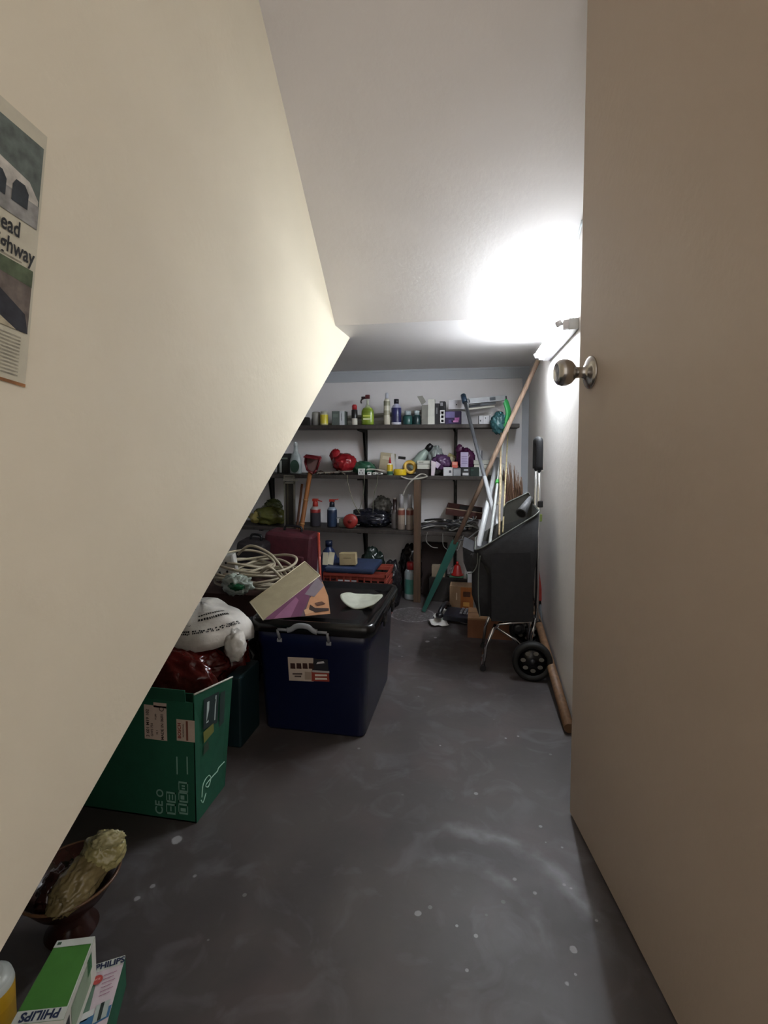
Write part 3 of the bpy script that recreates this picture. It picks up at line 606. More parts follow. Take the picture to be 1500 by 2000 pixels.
b = MB(); b.box((0, 0, 0), (.16, .02, .004), ALU, 0, TR(ry=-.14)); one('steel_ruler', 'thin steel ruler propped on the dark bag on the lower shelf', 'ruler', b, P(679, 1009, y+.03))
bx('steel_tin', 'pale green grey tin right of the trigger cans', 'tin', 662, 694, 1014, y+.02, zs3, .06, '7f857c', [(.1, .9, .2, .8, '97a096'), (.3, .7, .4, .6, '5d6b62')])
t = thing('red_reel', 'round red plastic reel standing on the lower shelf edge', 'reel', (X(685, 2.89, zs3), 2.885, zs3+.001)); M = Matrix.Translation((0, 0, .042)) @ Matrix.Rotation(math.pi/2, 4, 'X')
b = MB(); b.lathe([(.008, -.014), (.041, -.014), (.042, -.011), (.036, -.008), (.036, .008), (.042, .011), (.041, .014), (.008, .014)], plastic('96302b'), seg=32, M=M); lp(t, 'drum', b)
b = MB(); b.lathe([(.002, .0135), (.011, .0145), (.011, .017), (.002, .017)], plastic('7c2420'), seg=20, M=M); lp(t, 'hub', b)
t = knot_bag('black_tool_bag', 'black rumpled tool bag with silver glints on the lower shelf', None, (X(726, y+.05, zs3), y+.09, zs3), (.105, .07, .05), film('1e1f28', rough=.25), 51, None, .16, freq=2.6)
b = MB()
for k in range(9):
    x_ = random.uniform(-.09, .1); b.box((0, 0, 0), (.022, .008, .006), CHROME, .001, TR(x_, -.07+random.uniform(0, .03), .012+.03*random.random(), rz=random.uniform(-1, 1), ry=random.uniform(-.5, .5)))
lp(t, 'metal_bits', b)
t = knot_bag('clear_plastic_bag', 'clear crinkled plastic bag behind the black tool bag', None, (X(745, y+.12, zs3), y+.145, zs3+.06), (.05, .035, .055), film('77736b', .45, .15), 55, None, .22, freq=2.4)
bx('black_shallow_tray', 'shallow black tray on top of the black tool bag', 'tray', 690, 728, 997, y+.09, P(709, 1004, y+.09).z, .06, '1b1f20')
bt('dark_brown_bottle', 'slim dark brown bottle left of the two copper aerosol cans', 'bottle', 770, 14, 973, y+.01, zs3, [(.9, 0), (1, .02), (1, .5), (.7, .6), (.58, .64), (.58, .97)], ['5c5a58', '66625f', '57504e', '33201e', '2a1614'], [('cap', [(.62, .95), (.62, 1)], '8f867c')])
for k, uu in enumerate((782.5, 799.5)):
    aerosol(uu, 15.5, 966, 2.875, zs3, ['6f625a', '8a7d72', '94877a', '7a4034', '9c8f82'], 'copper_aerosol_can', ['cream and copper aerosol can with a chrome cap, next to the brown bottle', 'cream and copper aerosol can with a chrome cap, next to the wooden post'][k], 'copper aerosol cans on the lower shelf', 'chrome', .38)
# tool pile and tangled cables right of the post
b = MB()
for k in range(7):
    a = (random.uniform(-.09, -.05), random.uniform(-.05, .05), .006+.007*k); e = (random.uniform(.05, .11), random.uniform(-.05, .05), .02+.008*k)
    b.tube([a, ((a[0]+e[0])/2, 0, (a[2]+e[2])/2+.004), e], .0055, mat(['6d6a68', '8c8a88', '4c4a4c', '58585e'][k % 4], .4, .6), 8, sub=3)
one('bar_bundle', 'bundle of grey metal bars right of the wooden post on the lower shelf', 'bars', b, (X(846, y, zs3), y+.02, zs3))
t = thing('brown_tray', 'open maroon cardboard tray tilted on the cable tangle', 'box', (X(905, y, zs3), y+.08, zs3+.03)); M = TR(0, 0, .06, ry=.12, rx=.12)
b = MB(); b.box((0, 0, 0), (.2, .14, .004), card('5b342c'), 0, M)
for sx_, sy_, dx, dy in ((.2, .004, 0, -.07), (.2, .004, 0, .07), (.004, .14, -.1, 0), (.004, .14, .1, 0)): b.box((dx, dy, .018), (sx_, sy_, .036), card('4c2a25'), 0, M)
b.box((0, -.071, .037), (.204, .005, .004), card('a5907a'), 0, M); lp(t, 'tray_body', b)
b = MB(); b.box((.03, 0, .02), (.12, .1, .035), card('1d1715'), .004, M); lp(t, 'dark_lining', b)
random.seed(31)
def tangle(n, c, r, ext_, label, loc, name='cable_tangle', group=None, zmax=.08, loops=True):
    b = MB()
    for k in range(n):
        cx, cy = random.uniform(-1, 1)*ext_[0]*.5, random.uniform(-1, 1)*ext_[1]*.4; rr = random.uniform(.3, .6)*ext_[0]; z0 = r+zmax*k/n
        ph = random.uniform(0, 6.28)
        pts = [(cx+rr*math.cos(ph+a)*random.uniform(.8, 1.1), cy+rr*(ext_[1]/ext_[0])*math.sin(ph+a)*random.uniform(.8, 1.1), z0+random.uniform(0, .025)) for a in [i*6.28/7 for i in range(7)]]
        b.tube(pts, r, plastic(c[k % len(c)], .45), 7, closed=loops, sub=5)
    return one(name, label, 'cable', b, loc, group=group)
tangle(11, ['8d8c88', '6b6b6e', '9a988f', '2f2f33'], .0036, (.085, .05), 'tangle of grey cables and wire heaped on the lower shelf', (X(903, D1, zs3), D1+.04, zs3), zmax=.07)
tangle(9, ['a3a29c', '8d8c88', '55555a'], .003, (.06, .05), 'second smaller tangle of pale wires heaped behind the grey one', (X(915, 2.96, zs3), 2.99, zs3), zmax=.09)
b = MB()
for k in range(16): b.box((0, 0, 0), (.028, .012, .008), mat(['6f6f72', '9c9c9c', '3a3a3d', '85796e'][k % 4], .35, .7), .001, TR(random.uniform(-.08, .09), random.uniform(-.03, .03), .008+.02*random.random(), rz=random.uniform(0, 3)))
o = one('metal_fittings', 'scattered small metal fittings among the tangled cables', 'fittings', b, (X(890, D1, zs3), D1+.05, zs3)); o['kind'] = 'stuff'
cord([P(905, 1046, yf), P(899, 1060, yf-.01), P(893, 1075, yf-.02), P(885, 1068, yf-.02), P(872, 1088, yf-.01), P(860, 1104, yf+.02)], .0025, '8f8d88', 'grey cord drooping left from the cable tangle', group='cords hanging from the lower shelf')
cord([P(865, 1042, yf), P(866, 1066, yf), P(880, 1080, yf-.01), P(877, 1100, yf)], .0025, '7a7874', 'grey cord curling down behind the teal sleeve', group='cords hanging from the lower shelf')
cord([P(835, 1040, yf), P(832, 1056, yf), P(843, 1068, yf), P(855, 1070, yf)], .0025, '807d78', 'short grey cord curving from the shelf edge right of the wooden post', group='cords hanging from the lower shelf')

# ---- below the lower shelf
bx('dark_cabinet_box', 'tall dark brown box standing under the lower shelf right of the wooden post', 'box', 823, 872, 1062, 3.01, 0, .06, '2e2220')
t = knot_bag('black_rubbish_bag', 'black plastic bag slumped behind the teal spray can', None, (X(800, 2.98, 0), 3.02, 0), (.065, .042, .145), film('1d1819'), 61, None, .12)
t, r, h = bt('teal_spray_can', 'white and teal spray can with a red cap standing on the floor by the post', 'can', 801, 27, 1100, 2.87, 0, [(.95, 0), (1, .02), (1, .15), (1, .55), (1, .72), (.75, .8)], ['9aa3a6', 'b3bdc0', '4f8c80', '98a5a8', 'a7b0b4'], [('cap', [(.7, .78), (.7, .96), (.5, 1)], 'a82f33')])
zt_ = P(880, 1131, 2.87).z
bx('low_dark_box', 'low dark box under the lower shelf carrying the red cone', 'box', 838, 912, 1131, 2.87, 0, .12, '26211f')
b = MB(); b.box((0, 0, .004), (.10, .08, .007), plastic('4b7d62'), .002); one('green_tray', 'small green tray on the low dark box beneath the red cone', 'tray', b, (X(895, 2.90, zt_), 2.935, zt_+.001))
t = thing('red_funnel', 'red plastic funnel upturned on the green tray', 'funnel', (X(893, 2.93, zt_), 2.935, zt_+.0095)); b = MB(); b.lathe([(.036, 0), (.036, .004), (.028, .01), (.017, .055), (.010, .06)], RED, seg=28); lp(t, 'cone', b)
b = MB(); b.lathe([(.009, .058), (.006, .078)], RED, seg=16); lp(t, 'spout', b)
bx('taped_carton_piece', 'pale cardboard piece on the low dark box left of the spring', 'box', 843, 869, 1106, 2.90, zt_, .05, '9a8a76')
b = MB(); b.tube([(.009*math.cos(i*.9)+i*.0004, .009*math.sin(i*.9), .009+i*.0011) for i in range(52)], .0016, mat('8d8984', .3, .8), 5); one('steel_spring', 'grey coil spring standing between the cardboard piece and the red funnel', 'spring', b, (X(875, 2.90, zt_), 2.92, zt_-.006))
b = MB(); b.lathe([(.012, 0), (.0008, .05)], plastic('d2d2ce'), seg=20); one('white_cone', 'small white cone right of the red funnel', 'cone', b, (X(908, 2.9, zt_), 2.90, zt_+.001))
t = thing('small_cardboard_box', 'small upright cardboard box with an orange print behind the trolley', 'box', (X(898, 2.72, 0), 2.72, 0)); x0, x1 = X(878, 2.72, .1)-X(898, 2.72, 0), X(925, 2.72, .1)-X(898, 2.72, 0); hz = P(890, 1145, 2.72).z
b = MB(); b.ext((x0, 0, 0), (x1, .09, hz), card('8e7256'), .001); b.box((x0+(x1-x0)*.30, -.0004, hz*.6), (.005, .001, hz*.28), card('cdb9a0')); lp(t, 'carton', b)
b = MB(); b.box((x0+(x1-x0)*.72, -.0006, hz*.5), ((x1-x0)*.52, .001, hz*.94), card('9c5d2a')); b.box((x0+(x1-x0)*.72, -.0012, hz*.7), ((x1-x0)*.3, .001, hz*.2), card('4a2a18')); b.box((x0+(x1-x0)*.7, -.0012, hz*.3), ((x1-x0)*.26, .001, hz*.16), card('d39a4c')); lp(t, 'printed_panel', b)
# telephone, papers
y = 2.5
pos = PZ(885, 1215, 0)
t = thing('corded_telephone', 'black desk telephone lying on scattered white papers on the floor', 'telephone', (pos.x, pos.y+.03, .012), -.2)
b = MB(); b.box((.03, 0, .02), (.14, .11, .03), plastic('2b2c34', .3), .006, TR(rx=.12)); ba = lp(t, 'base', b)
b = MB()
for i in range(3):
    for j in range(4): b.box((.045+i*.018, -.03+j*.018, .040+j*.0022), (.012, .011, .005), plastic('9a9ca6'), .001)
sub(lp(t, 'keypad', b), ba)
b = MB(); b.tube([(-.055, -.075, .03), (-.05, -.05, .055), (-.045, 0, .065), (-.045, .05, .055), (-.05, .075, .03)], .012, BLACK, 10, sub=5); b.blob((-.052, -.075, .03), (.02, .022, .016), BLACK, 1, .0, 1, sub=3); b.blob((-.05, .075, .03), (.02, .022, .016), BLACK, 1, .0, 1, sub=3); lp(t, 'handset', b)
for k, (uu, vv, rz_, sz) in enumerate(((857, 1220, .3, .09), (862, 1208, -.5, .07), (876, 1198, .1, .08), (905, 1197, .5, .09), (912, 1215, -.2, .08))):
    q = PZ(uu, vv, 0); b = MB(); n_ = 6; vs = []; 
    for i in range(n_):
        for j in range(n_): vs.append((sz*(i/(n_-1)-.5), sz*.8*(j/(n_-1)-.5), .003+.016*abs(noise.noise(Vector((i*.7, j*.6, k*5.3))))+.012*(i == 0 or j == n_-1)))
    fs = [[i*n_+j, (i+1)*n_+j, (i+1)*n_+j+1, i*n_+j+1] for i in range(n_-1) for j in range(n_-1)]
    b.add(vs, fs, card(['c9c6c2', 'bdbab6', 'd0cdca', 'bfb6a4', 'cfcccc'][k]), None, True)
    one('paper_scrap', ['crumpled white paper scrap nearest the camera left of the telephone', 'white paper scrap behind the nearest one, left of the handset', 'white paper scrap at the far side of the telephone', 'cream paper scrap by the small cardboard box', 'white paper scrap touching the trolley side of the telephone'][k], 'paper', b, (q.x, q.y, 0), rz_, 'paper scraps on the floor', solid=.0015)
t = thing('brown_carton', 'low brown cardboard box on the floor behind the shopping trolley', 'box', (X(960, 2.35, 0), 2.35, 0)); x0, x1 = X(913, 2.35, 0)-t.location.x, X(1000, 2.35, 0)-t.location.x
hz = P(950, 1209, 2.35).z; b = MB(); b.ext((x0, 0, 0), (x1, .16, hz), CARD, .002); lp(t, 'carton', b)
b = MB(); b.ext((x0+.002, .078, hz+.0002), (x1-.002, .082, hz+.0008), card('6b4c34')); b.ext((x0+(x1-x0)*.0, -.0008, 0), (x1, -.0002, hz*.92), card('84573c')); lp(t, 'closing_flaps', b)

# ---- things behind the blue tub
yy = 2.42; x0, x1 = X(632, yy, .28), X(752, yy, .28); hc = P(690, 1121, yy).z
t = thing('red_slatted_crate', 'brick red slatted plastic crate behind the dark blue tub', 'crate', ((x0+x1)/2, yy, 0)); w_ = x1-x0; rc = plastic('8e3d30', .5)
b = MB()
for j in range(8):
    for (a0, a1) in (((-w_/2, 0), (w_/2, .006)), ((-w_/2, .22), (w_/2, .226))): b.ext((a0[0], a0[1], .004+j*hc/8), (a1[0], a1[1], hc/8*(j+.72)), rc)
    for xx in (-w_/2, w_/2-.006): b.ext((xx, 0, .004+j*hc/8), (xx+.006, .226, hc/8*(j+.72)), rc)
for xx in [(-.5+i/9)*w_ for i in range(10)]:
    b.ext((xx-.004, -.003, 0), (xx+.004, .001, hc), rc)
b.ext((-w_/2, 0, 0), (w_/2, .226, .004), rc); lp(t, 'crate_walls', b)
b = MB(); b.ext((-w_/2-.004, -.006, hc-.012), (w_/2+.004, .0, hc+.002), rc); b.ext((-w_/2-.004, .226, hc-.012), (w_/2+.004, .232, hc+.002), rc); b.ext((-w_/2-.004, -.006, hc-.012), (-w_/2, .232, hc+.002), rc); b.ext((w_/2, -.006, hc-.012), (w_/2+.004, .232, hc+.002), rc); lp(t, 'rim', b)
b = MB(); b.box((0, 0, .014), (w_*.8, .24, .026), mat('22304d', .7), .01, TR()); one('folded_blue_cloth', 'folded navy cloth lying across the red crate', 'cloth', b, (x0+w_*.42, yy+.11, hc+.0025))
hz2 = hc+.032
b = MB(); wd = X(695, yy+.03, hz2)-X(663, yy+.03, hz2); b.box((0, .02, .033), (wd, .04, .06), card('a5936f'), .003, TR(ry=-.05)); b.box((0, -.0005, .04), (wd*.45, .001, .003), card('6f5f42'), 0, TR(ry=-.05)); one('beige_box', 'small beige box standing on the folded navy cloth', 'box', b, (X(679, yy+.03, hz2), yy+.03, hz2-.0005))
for k, uu in enumerate((634, 643)):
    b = MB(); b.box((0, 0, .03), (.028, .004, .062), card('c5bfa6'), 0, TR(rx=-.2, ry=.1*k)); one('cream_card', ['cream card leaning beside the red rod', 'second cream card just right of the first'][k], 'card', b, (X(uu, yy+.02, hz2), yy+.03+.012*k, hz2-.002+.003), group='cream cards on the navy cloth')
stick('red_rod', 'thin orange red rod rising behind the tilted picture box', Vector((X(630, 2.37, .02), 2.36, .004)), P(622, 1040, 2.42), .007, plastic('a5402f'), 'rod')
a = P(640, 1120, 2.66); t = thing('blue_plastic_bottle', 'navy blue bottle standing behind the red crate', 'bottle', (X(640, 2.72, 0), 2.75, 0)); hb = P(640, 1062, 2.72).z
b = MB(); b.lathe([(.045, 0), (.05, .01), (.05, hb*.75), (.03, hb*.88), (.018, hb*.92), (.018, hb)], plastic('26345a'), seg=24); lp(t, 'body', b); b = MB(); b.lathe([(.02, hb-.02), (.02, hb+.012)], plastic('1a2440'), seg=16); lp(t, 'cap', b)
t = knot_bag('dark_green_sack', 'dark green plastic sack slumped behind the red crate', None, (X(727, 2.79, 0), 2.79, 0), (.07, .06, .15), film('1f2a25'), 71, None, .15)
t = knot_bag('dark_grey_sack', 'dark grey sack at the right end of the red crate', None, (X(762, 2.70, 0), 2.74, 0), (.05, .055, .125), film('211f22'), 75, None, .15)
# suitcases
def suitcase(name, label, u, y0, w_, d_, h_, c, rz, lean):
    t = thing(name, label, 'suitcase', (X(u, y0, .2), y0, 0), rz); M = TR(rx=0, ry=lean)
    b = MB(); b.box((0, d_/2, h_/2+.03), (w_, d_, h_), mat(c, .65, var=.2, bump=.1), .03, M, 4); lp(t, 'shell', b)
    b = MB(); b.box((0, -.006, h_*.42+.03), (w_*.72, .02, h_*.6), mat(c, .6, var=.3), .01, M, 3); lp(t, 'front_pocket', b)
    b = MB(); b.tube([(-w_*.18, d_/2, h_+.03), (-w_*.15, d_/2, h_+.055), (w_*.15, d_/2, h_+.055), (w_*.18, d_/2, h_+.03)], .007, BLACK, 8, sub=3); b2 = MB(); b2.v = [M @ v for v in b.v]; b2.f, b2.m, b2.sm, b2.mats = b.f, b.m, b.sm, b.mats; lp(t, 'carry_handle', b2)
    b = MB(); [b.tube([(sx*w_*.4, .03, .017), (sx*w_*.4+.012, .03, .017)], .017, BLACK, 12) for sx in (-1, 1)]; lp(t, 'wheels', b)
suitcase('burgundy_suitcase', 'burgundy fabric suitcase standing against the left of the shelves', 551, 2.50, .26, .17, .40, '4a1822', .05, .08)
suitcase('black_suitcase', 'black suitcase left of the burgundy one under the stairs', 472, 2.38, .15, .17, .37, '1b1518', .10, .12)
# ------------------------------------------------------------------ dark blue storage tub
fl_ = PZ(712, 1443, 0); bl_ = PZ(757, 1325, 0); lf = PZ(512, 1428, 0)
X1, Y1 = fl_.x, fl_.y; Wb, Db, Ht = X1-lf.x, bl_.y-fl_.y, .345
t = thing('storage_tub', 'large dark blue storage tub with a black lid in the middle of the room', 'storage tub', (X1-Wb/2, Y1+Db/2, 0))
BLUE = mat('0c1436', .3, var=.06); 
def rrect(w, d, r, n=5):
    pts = []
    for cx, cy, a0 in ((w/2-r, d/2-r, 0), (-w/2+r, d/2-r, 90), (-w/2+r, -d/2+r, 180), (w/2-r, -d/2+r, 270)):
        for k in range(n+1): a = R(a0+90*k/n); pts.append((cx+r*math.cos(a), cy+r*math.sin(a)))
    return pts
def loft(b, secs, m, ms=None, cap=(True, True), smooth=True, M=None):
    n = len(secs[0][0]); vs = []
    for pts, z in secs: vs += [Vector((p[0], p[1], z if not callable(z) else z(p))) for p in pts]
    o = len(b.v); b.v += [(M @ v) if M else v for v in vs]
    for i in range(len(secs)-1):
        mi = b.mi(ms[i] if ms else m)
        for k in range(n): k2 = (k+1) % n; b.f.append([o+i*n+k, o+i*n+k2, o+(i+1)*n+k2, o+(i+1)*n+k]); b.m.append(mi); b.sm.append(smooth)
    if cap[0]: b.f.append([o+k for k in range(n)][::-1]); b.m.append(b.mi(ms[0] if ms else m)); b.sm.append(False)
    if cap[1]: b.f.append([o+(len(secs)-1)*n+k for k in range(n)]); b.m.append(b.mi(ms[-1] if ms else m)); b.sm.append(False)
    return b
b = MB(); gx, gy = .036, .034
loft(b, [(rrect(Wb-.01, Db-.01, .02), .0), (rrect(Wb, Db, .022), .008), (rrect(Wb+gx*.8, Db+gy*.8, .026), Ht-.07), (rrect(Wb+gx*.8+.008, Db+gy*.8+.008, .028), Ht-.066), (rrect(Wb+gx, Db+gy, .028), Ht-.012)], BLUE); lp(t, 'tub_body', b)
LB = mat('0b0b0e', .22, var=.05); b = MB(); w2, d2 = Wb+gx, Db+gy
loft(b, [(rrect(w2+.012, d2+.012, .03), Ht-.028), (rrect(w2+.03, d2+.03, .035), Ht-.024), (rrect(w2+.034, d2+.034, .036), Ht), (rrect(w2+.024, d2+.024, .034), Ht+.012), (rrect(w2-.0, d2-.0, .03), Ht+.012), (rrect(w2-.03, d2-.03, .028), Ht-.004), (rrect(w2-.09, d2-.09, .02), Ht-.004), (rrect(w2-.11, d2-.11, .02), Ht+.004)], LB)
lp(t, 'lid', b)
lid_z = Ht+.004
GRY = plastic('8a8d92', .4); xc = X(591, Y1-.03, .3)-t.location.x; yh = -(Db+gy)/2-.0; zh = P(591, 1232, Y1-.03).z
hw = (X(643, Y1-.03, .3)-X(540, Y1-.03, .3))/2-.005
b = MB(); b.tube([(xc-hw, yh, zh-.034), (xc-hw, yh-.012, zh-.01), (xc-hw, yh-.014, zh)], .005, GRY, 10); b.tube([(xc+hw, yh, zh-.034), (xc+hw, yh-.012, zh-.01), (xc+hw, yh-.014, zh)], .005, GRY, 10)
b.tube([(xc-hw, yh-.014, zh), (xc-hw*.55, yh-.014, zh)], .005, GRY, 10); b.tube([(xc+hw, yh-.014, zh), (xc+hw*.55, yh-.014, zh)], .005, GRY, 10)
b.tube([(xc-hw*.6, yh-.014, zh), (xc-hw*.45, yh-.014, zh+.003), (xc-hw*.2, yh-.014, zh+.014), (xc+hw*.2, yh-.014, zh+.014), (xc+hw*.45, yh-.014, zh+.003), (xc+hw*.6, yh-.014, zh)], .0085, GRY, 12, sub=5)
for s_ in (-1, 1): b.box((xc+s_*hw, yh+.002, zh-.038), (.016, .012, .012), GRY, .002)
lp(t, 'carry_handle', b, label='grey bail handle')
b = MB(); xs = xc-hw
for yy_ in (-.05, .10):
    b = MB(); b.box((w2/2+.013, yy_, Ht-.012), (.012, .06, .03), LB, .003); b.box((w2/2+.017, yy_, Ht-.03), (.006, .045, .03), LB, .002); lp(t, 'side_latch', b)
# sticker
ys = -(Db)/2-.0125; 
def fx(u, v):  # on the tub front, local
    q = P(u, v, Y1-.012); return (q.x-t.location.x, q.z)
def fquad(b, pts, m, o):
    b.quad([(fx(u, v)[0], -(Db/2)-fx(u, v)[1]/(Ht)*(gy/2)*.95-.0012-o, fx(u, v)[1]) for u, v in pts], m)
b = MB(); ST = card('b9a99a')
fquad(b, [(564, 1330), (612, 1332), (612, 1285), (562, 1283)], ST, 0)
fquad(b, [(609, 1311), (642, 1313), (640, 1288), (613, 1286)], card('1a1a22'), .0004)
fquad(b, [(608, 1331), (643, 1332), (642, 1313), (608, 1312)], card('8a3426'), .0004)
fquad(b, [(610, 1313), (643, 1315), (643, 1311), (610, 1309)], card('a7a2a0'), .0008)
for k in range(4): fquad(b, [(567+k*12, 1306), (577+k*12, 1306.5), (576+k*12, 1295.5), (567+k*12, 1295)], card('32160f'), .0006)
for v0, u0, u1 in ((1315, 571, 590), (1320, 575, 588)): fquad(b, [(u0, v0+3), (u1, v0+3.4), (u1, v0), (u0, v0)], card('4b3f3b'), .0006)
fquad(b, [(595, 1328), (607, 1328), (607, 1313), (595, 1312)], card('9a8878'), .0006)
for v0 in (1317, 1324): fquad(b, [(615, v0+4), (639, v0+4), (638, v0+.5), (615, v0)], card('d8cabc'), .001)
fquad(b, [(618, 1297), (634, 1295), (632, 1291), (620, 1293)], card('c5c2c6'), .0008)
lp(t, 'product_sticker', b)

# picture box leaning on the lid
zl_ = Ht+.012
A0 = PZ(514, 1211, zl_+.002); A1 = P(625, 1124, 1.60); C0 = PZ(645, 1199, zl_+.002); n0 = (C0-A0).cross(A1-A0); rd = ray(641, 1165); D0_ = CAMP+rd*((A0-CAMP).dot(n0)/rd.dot(n0))
wv = P(488, 1176, A0.y+.085)-A0
t = thing('picture_box', 'flat cream box with a painted face on its side, tilted on the tub lid', 'box', A0)
CRM = card('a59a7c'); b = MB(); b.slab([A0, C0, D0_, A1], wv, CRM)
for p_, q_ in ((A0, A1), (A1, A1+wv), (A1+wv, A0+wv), (A0+wv, A0)): b.tube([p_, q_], .0016, card('c4bb9e'), 6)
wp(t, 'box_body', b)
for_ = MB(); pr = [A0, C0, D0_, A1]
def S(fx_, fy_):  # bilinear on printed side: fx along the cream edge 0..1, fy 0 at cream edge
    a_ = pr[0].lerp(pr[3], fx_); c_ = pr[1].lerp(pr[2], fx_); return a_.lerp(c_, fy_)
nrm = (pr[1]-pr[0]).cross(pr[3]-pr[0]).normalized()
if nrm.y > 0: nrm = -nrm
def sp(pts, c, o): for_.quad([S(*p)+nrm*.0012*o for p in pts], card(c))
sp([(0, 0), (0, 1), (1, 1), (1, 0)], '5d4a52', .5)
sp([(0, .05), (0, .55), (.55, .4), (.8, .0), (.05, 0)], '6a3a58', 1)
sp([(.0, .15), (.0, .4), (.45, .22), (.5, .08)], '8a5a78', 1.5)
sp([(0, .62), (0, 1), (.5, 1), (1, 1), (1, .3), (.55, .42), (.2, .55)], 'b3835e', 1)
sp([(.95, .0), (1, .5), (.62, .50), (.60, .20)], '7a7078', 1.5)
sp([(.1, .75), (.16, .98), (.3, .98), (.28, .7), (.38, .55), (.22, .6)], '2c1a14', 2)
sp([(.35, .72), (.5, .9), (.56, .78), (.45, .62)], '5a3a2a', 2)
sp([(.05, .60), (.12, .74), (.3, .60), (.2, .52)], 'c9a07a', 1.8)
wp(t, 'painted_side', for_, label='side painted with an orange brown face')
# white paper dish
b = MB(); n_ = 15; vs = []; q0 = Vector((X(706, 1.66, lid_z), 1.66, lid_z+.004))
for i in range(n_):
    for j in range(n_):
        a_, c_ = (i/(n_-1)-.5)*2, (j/(n_-1)-.5)*2; rr = max(abs(a_), abs(c_)); th = math.atan2(c_, a_); x_, y_ = rr*math.cos(th)*.072, rr*math.sin(th)*.06
        vs.append((x_, y_, .0+.026*abs(x_/.072)**2+.012*(y_/.06)**2*(1 if y_ > 0 else -.3)+.004*noise.noise(Vector((x_*30, y_*30, 3)))))
b.add(vs, [[i*n_+j, (i+1)*n_+j, (i+1)*n_+j+1, i*n_+j+1] for i in range(n_-1) for j in range(n_-1)], card('a5a89a'), None, True)
q0.y -= .0
one('paper_dish', 'curled white paper dish lying on the black tub lid', 'dish', b, q0, solid=.0025)

# ------------------------------------------------------------------ green carton
g0 = PZ(384, 1608, 0); gw = .40; gd = .135; gh = P(385, 1374, g0.y).z
t = thing('green_tool_carton', 'green tool carton with open flaps and paper labels under the stairs', 'box', (g0.x-gw/2, g0.y+gd/2, 0))
GR = card('0a4c35'); GRD = card('083d2b'); x0, x1, y0, y1 = g0.x-gw, g0.x, g0.y, g0.y+gd; th = .003
b = MB(); b.ext((x0, y0, 0), (x1, y0+th, gh), GR); b.ext((x0, y1-th, 0), (x1, y1, gh-.05), GR); b.ext((x0, y0, 0), (x0+th, y1, gh), GR); f0, f1 = P(395, 1358, y0), P(454, 1322, y1); f0.x = x1+.001; lo0, lo1 = Vector((x1, y0, 0)), Vector((x1, y1, 0)); b.slab([lo0, lo1, lo1.lerp(f1, .86), lo0.lerp(f0, .9)], (-th, 0, 0), GR); b.ext((x0, y0, 0), (x1, y1, th), GRD)
wp(t, 'carton_body', b)
b = MB(); fz = P(330, 1347, y0-.02).z-gh; b.slab([(x0+.01, y0, gh), (x1-.022, y0, gh), (x1-.012, y0-.018, gh+fz), (x0, y0-.018, gh+fz)], (0, .0025, .0), GR); wp(t, 'front_flap', b)
b = MB(); b.slab([lo0.lerp(f0, .9), lo1.lerp(f1, .86), f1, f0], (-th, 0, 0), GR); b.tube([f0, f1], .0022, card('c9c7bc'), 6); wp(t, 'side_flap', b)
def gq(b, u0, u1, v0, v1, m, o=1): a, c = P(u0, v1, y0), P(u1, v0, y0); b.ext((a.x, y0-.0004*o, a.z), (c.x, y0-.0001, c.z), m)
TX = card('3a2f2a'); b = MB(); gq(b, 283, 325, 1380, 1442, card('b9a596')); gq(b, 300, 325, 1374, 1381, card('b9a596'))
def vt(b, s_, u, v, sz, m, o=2, bold=.02, sx=1): b.text(s_, sz, frame(P(u, v, y0-.0005*o), (0, 0, 1), (-1, 0, 0)), m, 'CENTER', bold, sx)
vt(b, '3 601 M19 102', 288.5, 1412, .011, TX); vt(b, 'GWS 750', 297, 1425, .008, TX); vt(b, 'V 230', 304, 1400, .006, TX); vt(b, 'N 1', 307, 1430, .007, TX); vt(b, 'MADE IN 0601', 317, 1420, .010, TX)
c_ = P(315.5, 1384.5, y0-.001); b.lathe([(.0045, 0), (.0062, 0)], TX, seg=20, cap=False, M=TR(c_.x, c_.y-.0006, c_.z, rx=math.pi/2)); wp(t, 'shipping_label', b)
b = MB(); gq(b, 345.5, 380, 1408, 1446, card('b3a08f')); gq(b, 364, 367, 1408.5, 1446, card('6a3a2c'), 2); vt(b, 'BOSCH', 350.5, 1427, .0115, card('7a2a22'), 2, .03); vt(b, 'PROFESSIONAL', 358, 1427, .0048, TX); wp(t, 'brand_label', b)
PG = card('6f9484'); b = MB()
for u in (345, 365): gq(b, u, u+1.5, 1478, 1512, PG)
vt(b, 'CE', 311.5, 1577, .028, PG); 
for k in range(2): 
    vv = 1560+k*0
c_ = P(312, 1549, y0-.001); b.lathe([(.006, 0), (.0095, 0)], PG, seg=24, cap=False, M=TR(c_.x, c_.y, c_.z, rx=math.pi/2))
for (u, v) in ((334, 1557), (358, 1557), (334, 1580), (358, 1580), (358, 1537)):
    for (a_, b_, c__, d_) in ((u-9, u+9, v-9, v-8), (u-9, u+9, v+8, v+9), (u-9, u-8, v-9, v+9), (u+8, u+9, v-9, v+9)): gq(b, a_, b_, c__, d_, PG)
gq(b, 330, 332, 1552, 1562, PG); gq(b, 336, 338, 1552, 1562, PG); gq(b, 353, 360, 1554, 1561, PG); gq(b, 333, 335, 1575, 1584, PG); gq(b, 353, 363, 1579, 1584, PG); gq(b, 355, 361, 1534, 1536, PG); gq(b, 355, 361, 1539, 1541, PG)
wp(t, 'printed_symbols', b)
b = MB(); xr = x1+.0006
def sq(pts, m, o=1): b.quad([lo0.lerp(f0, c_*.93).lerp(lo1.lerp(f1, c_*.93), a_)+Vector((.0012+.0004*o, 0, 0)) for a_, c_ in pts], m)
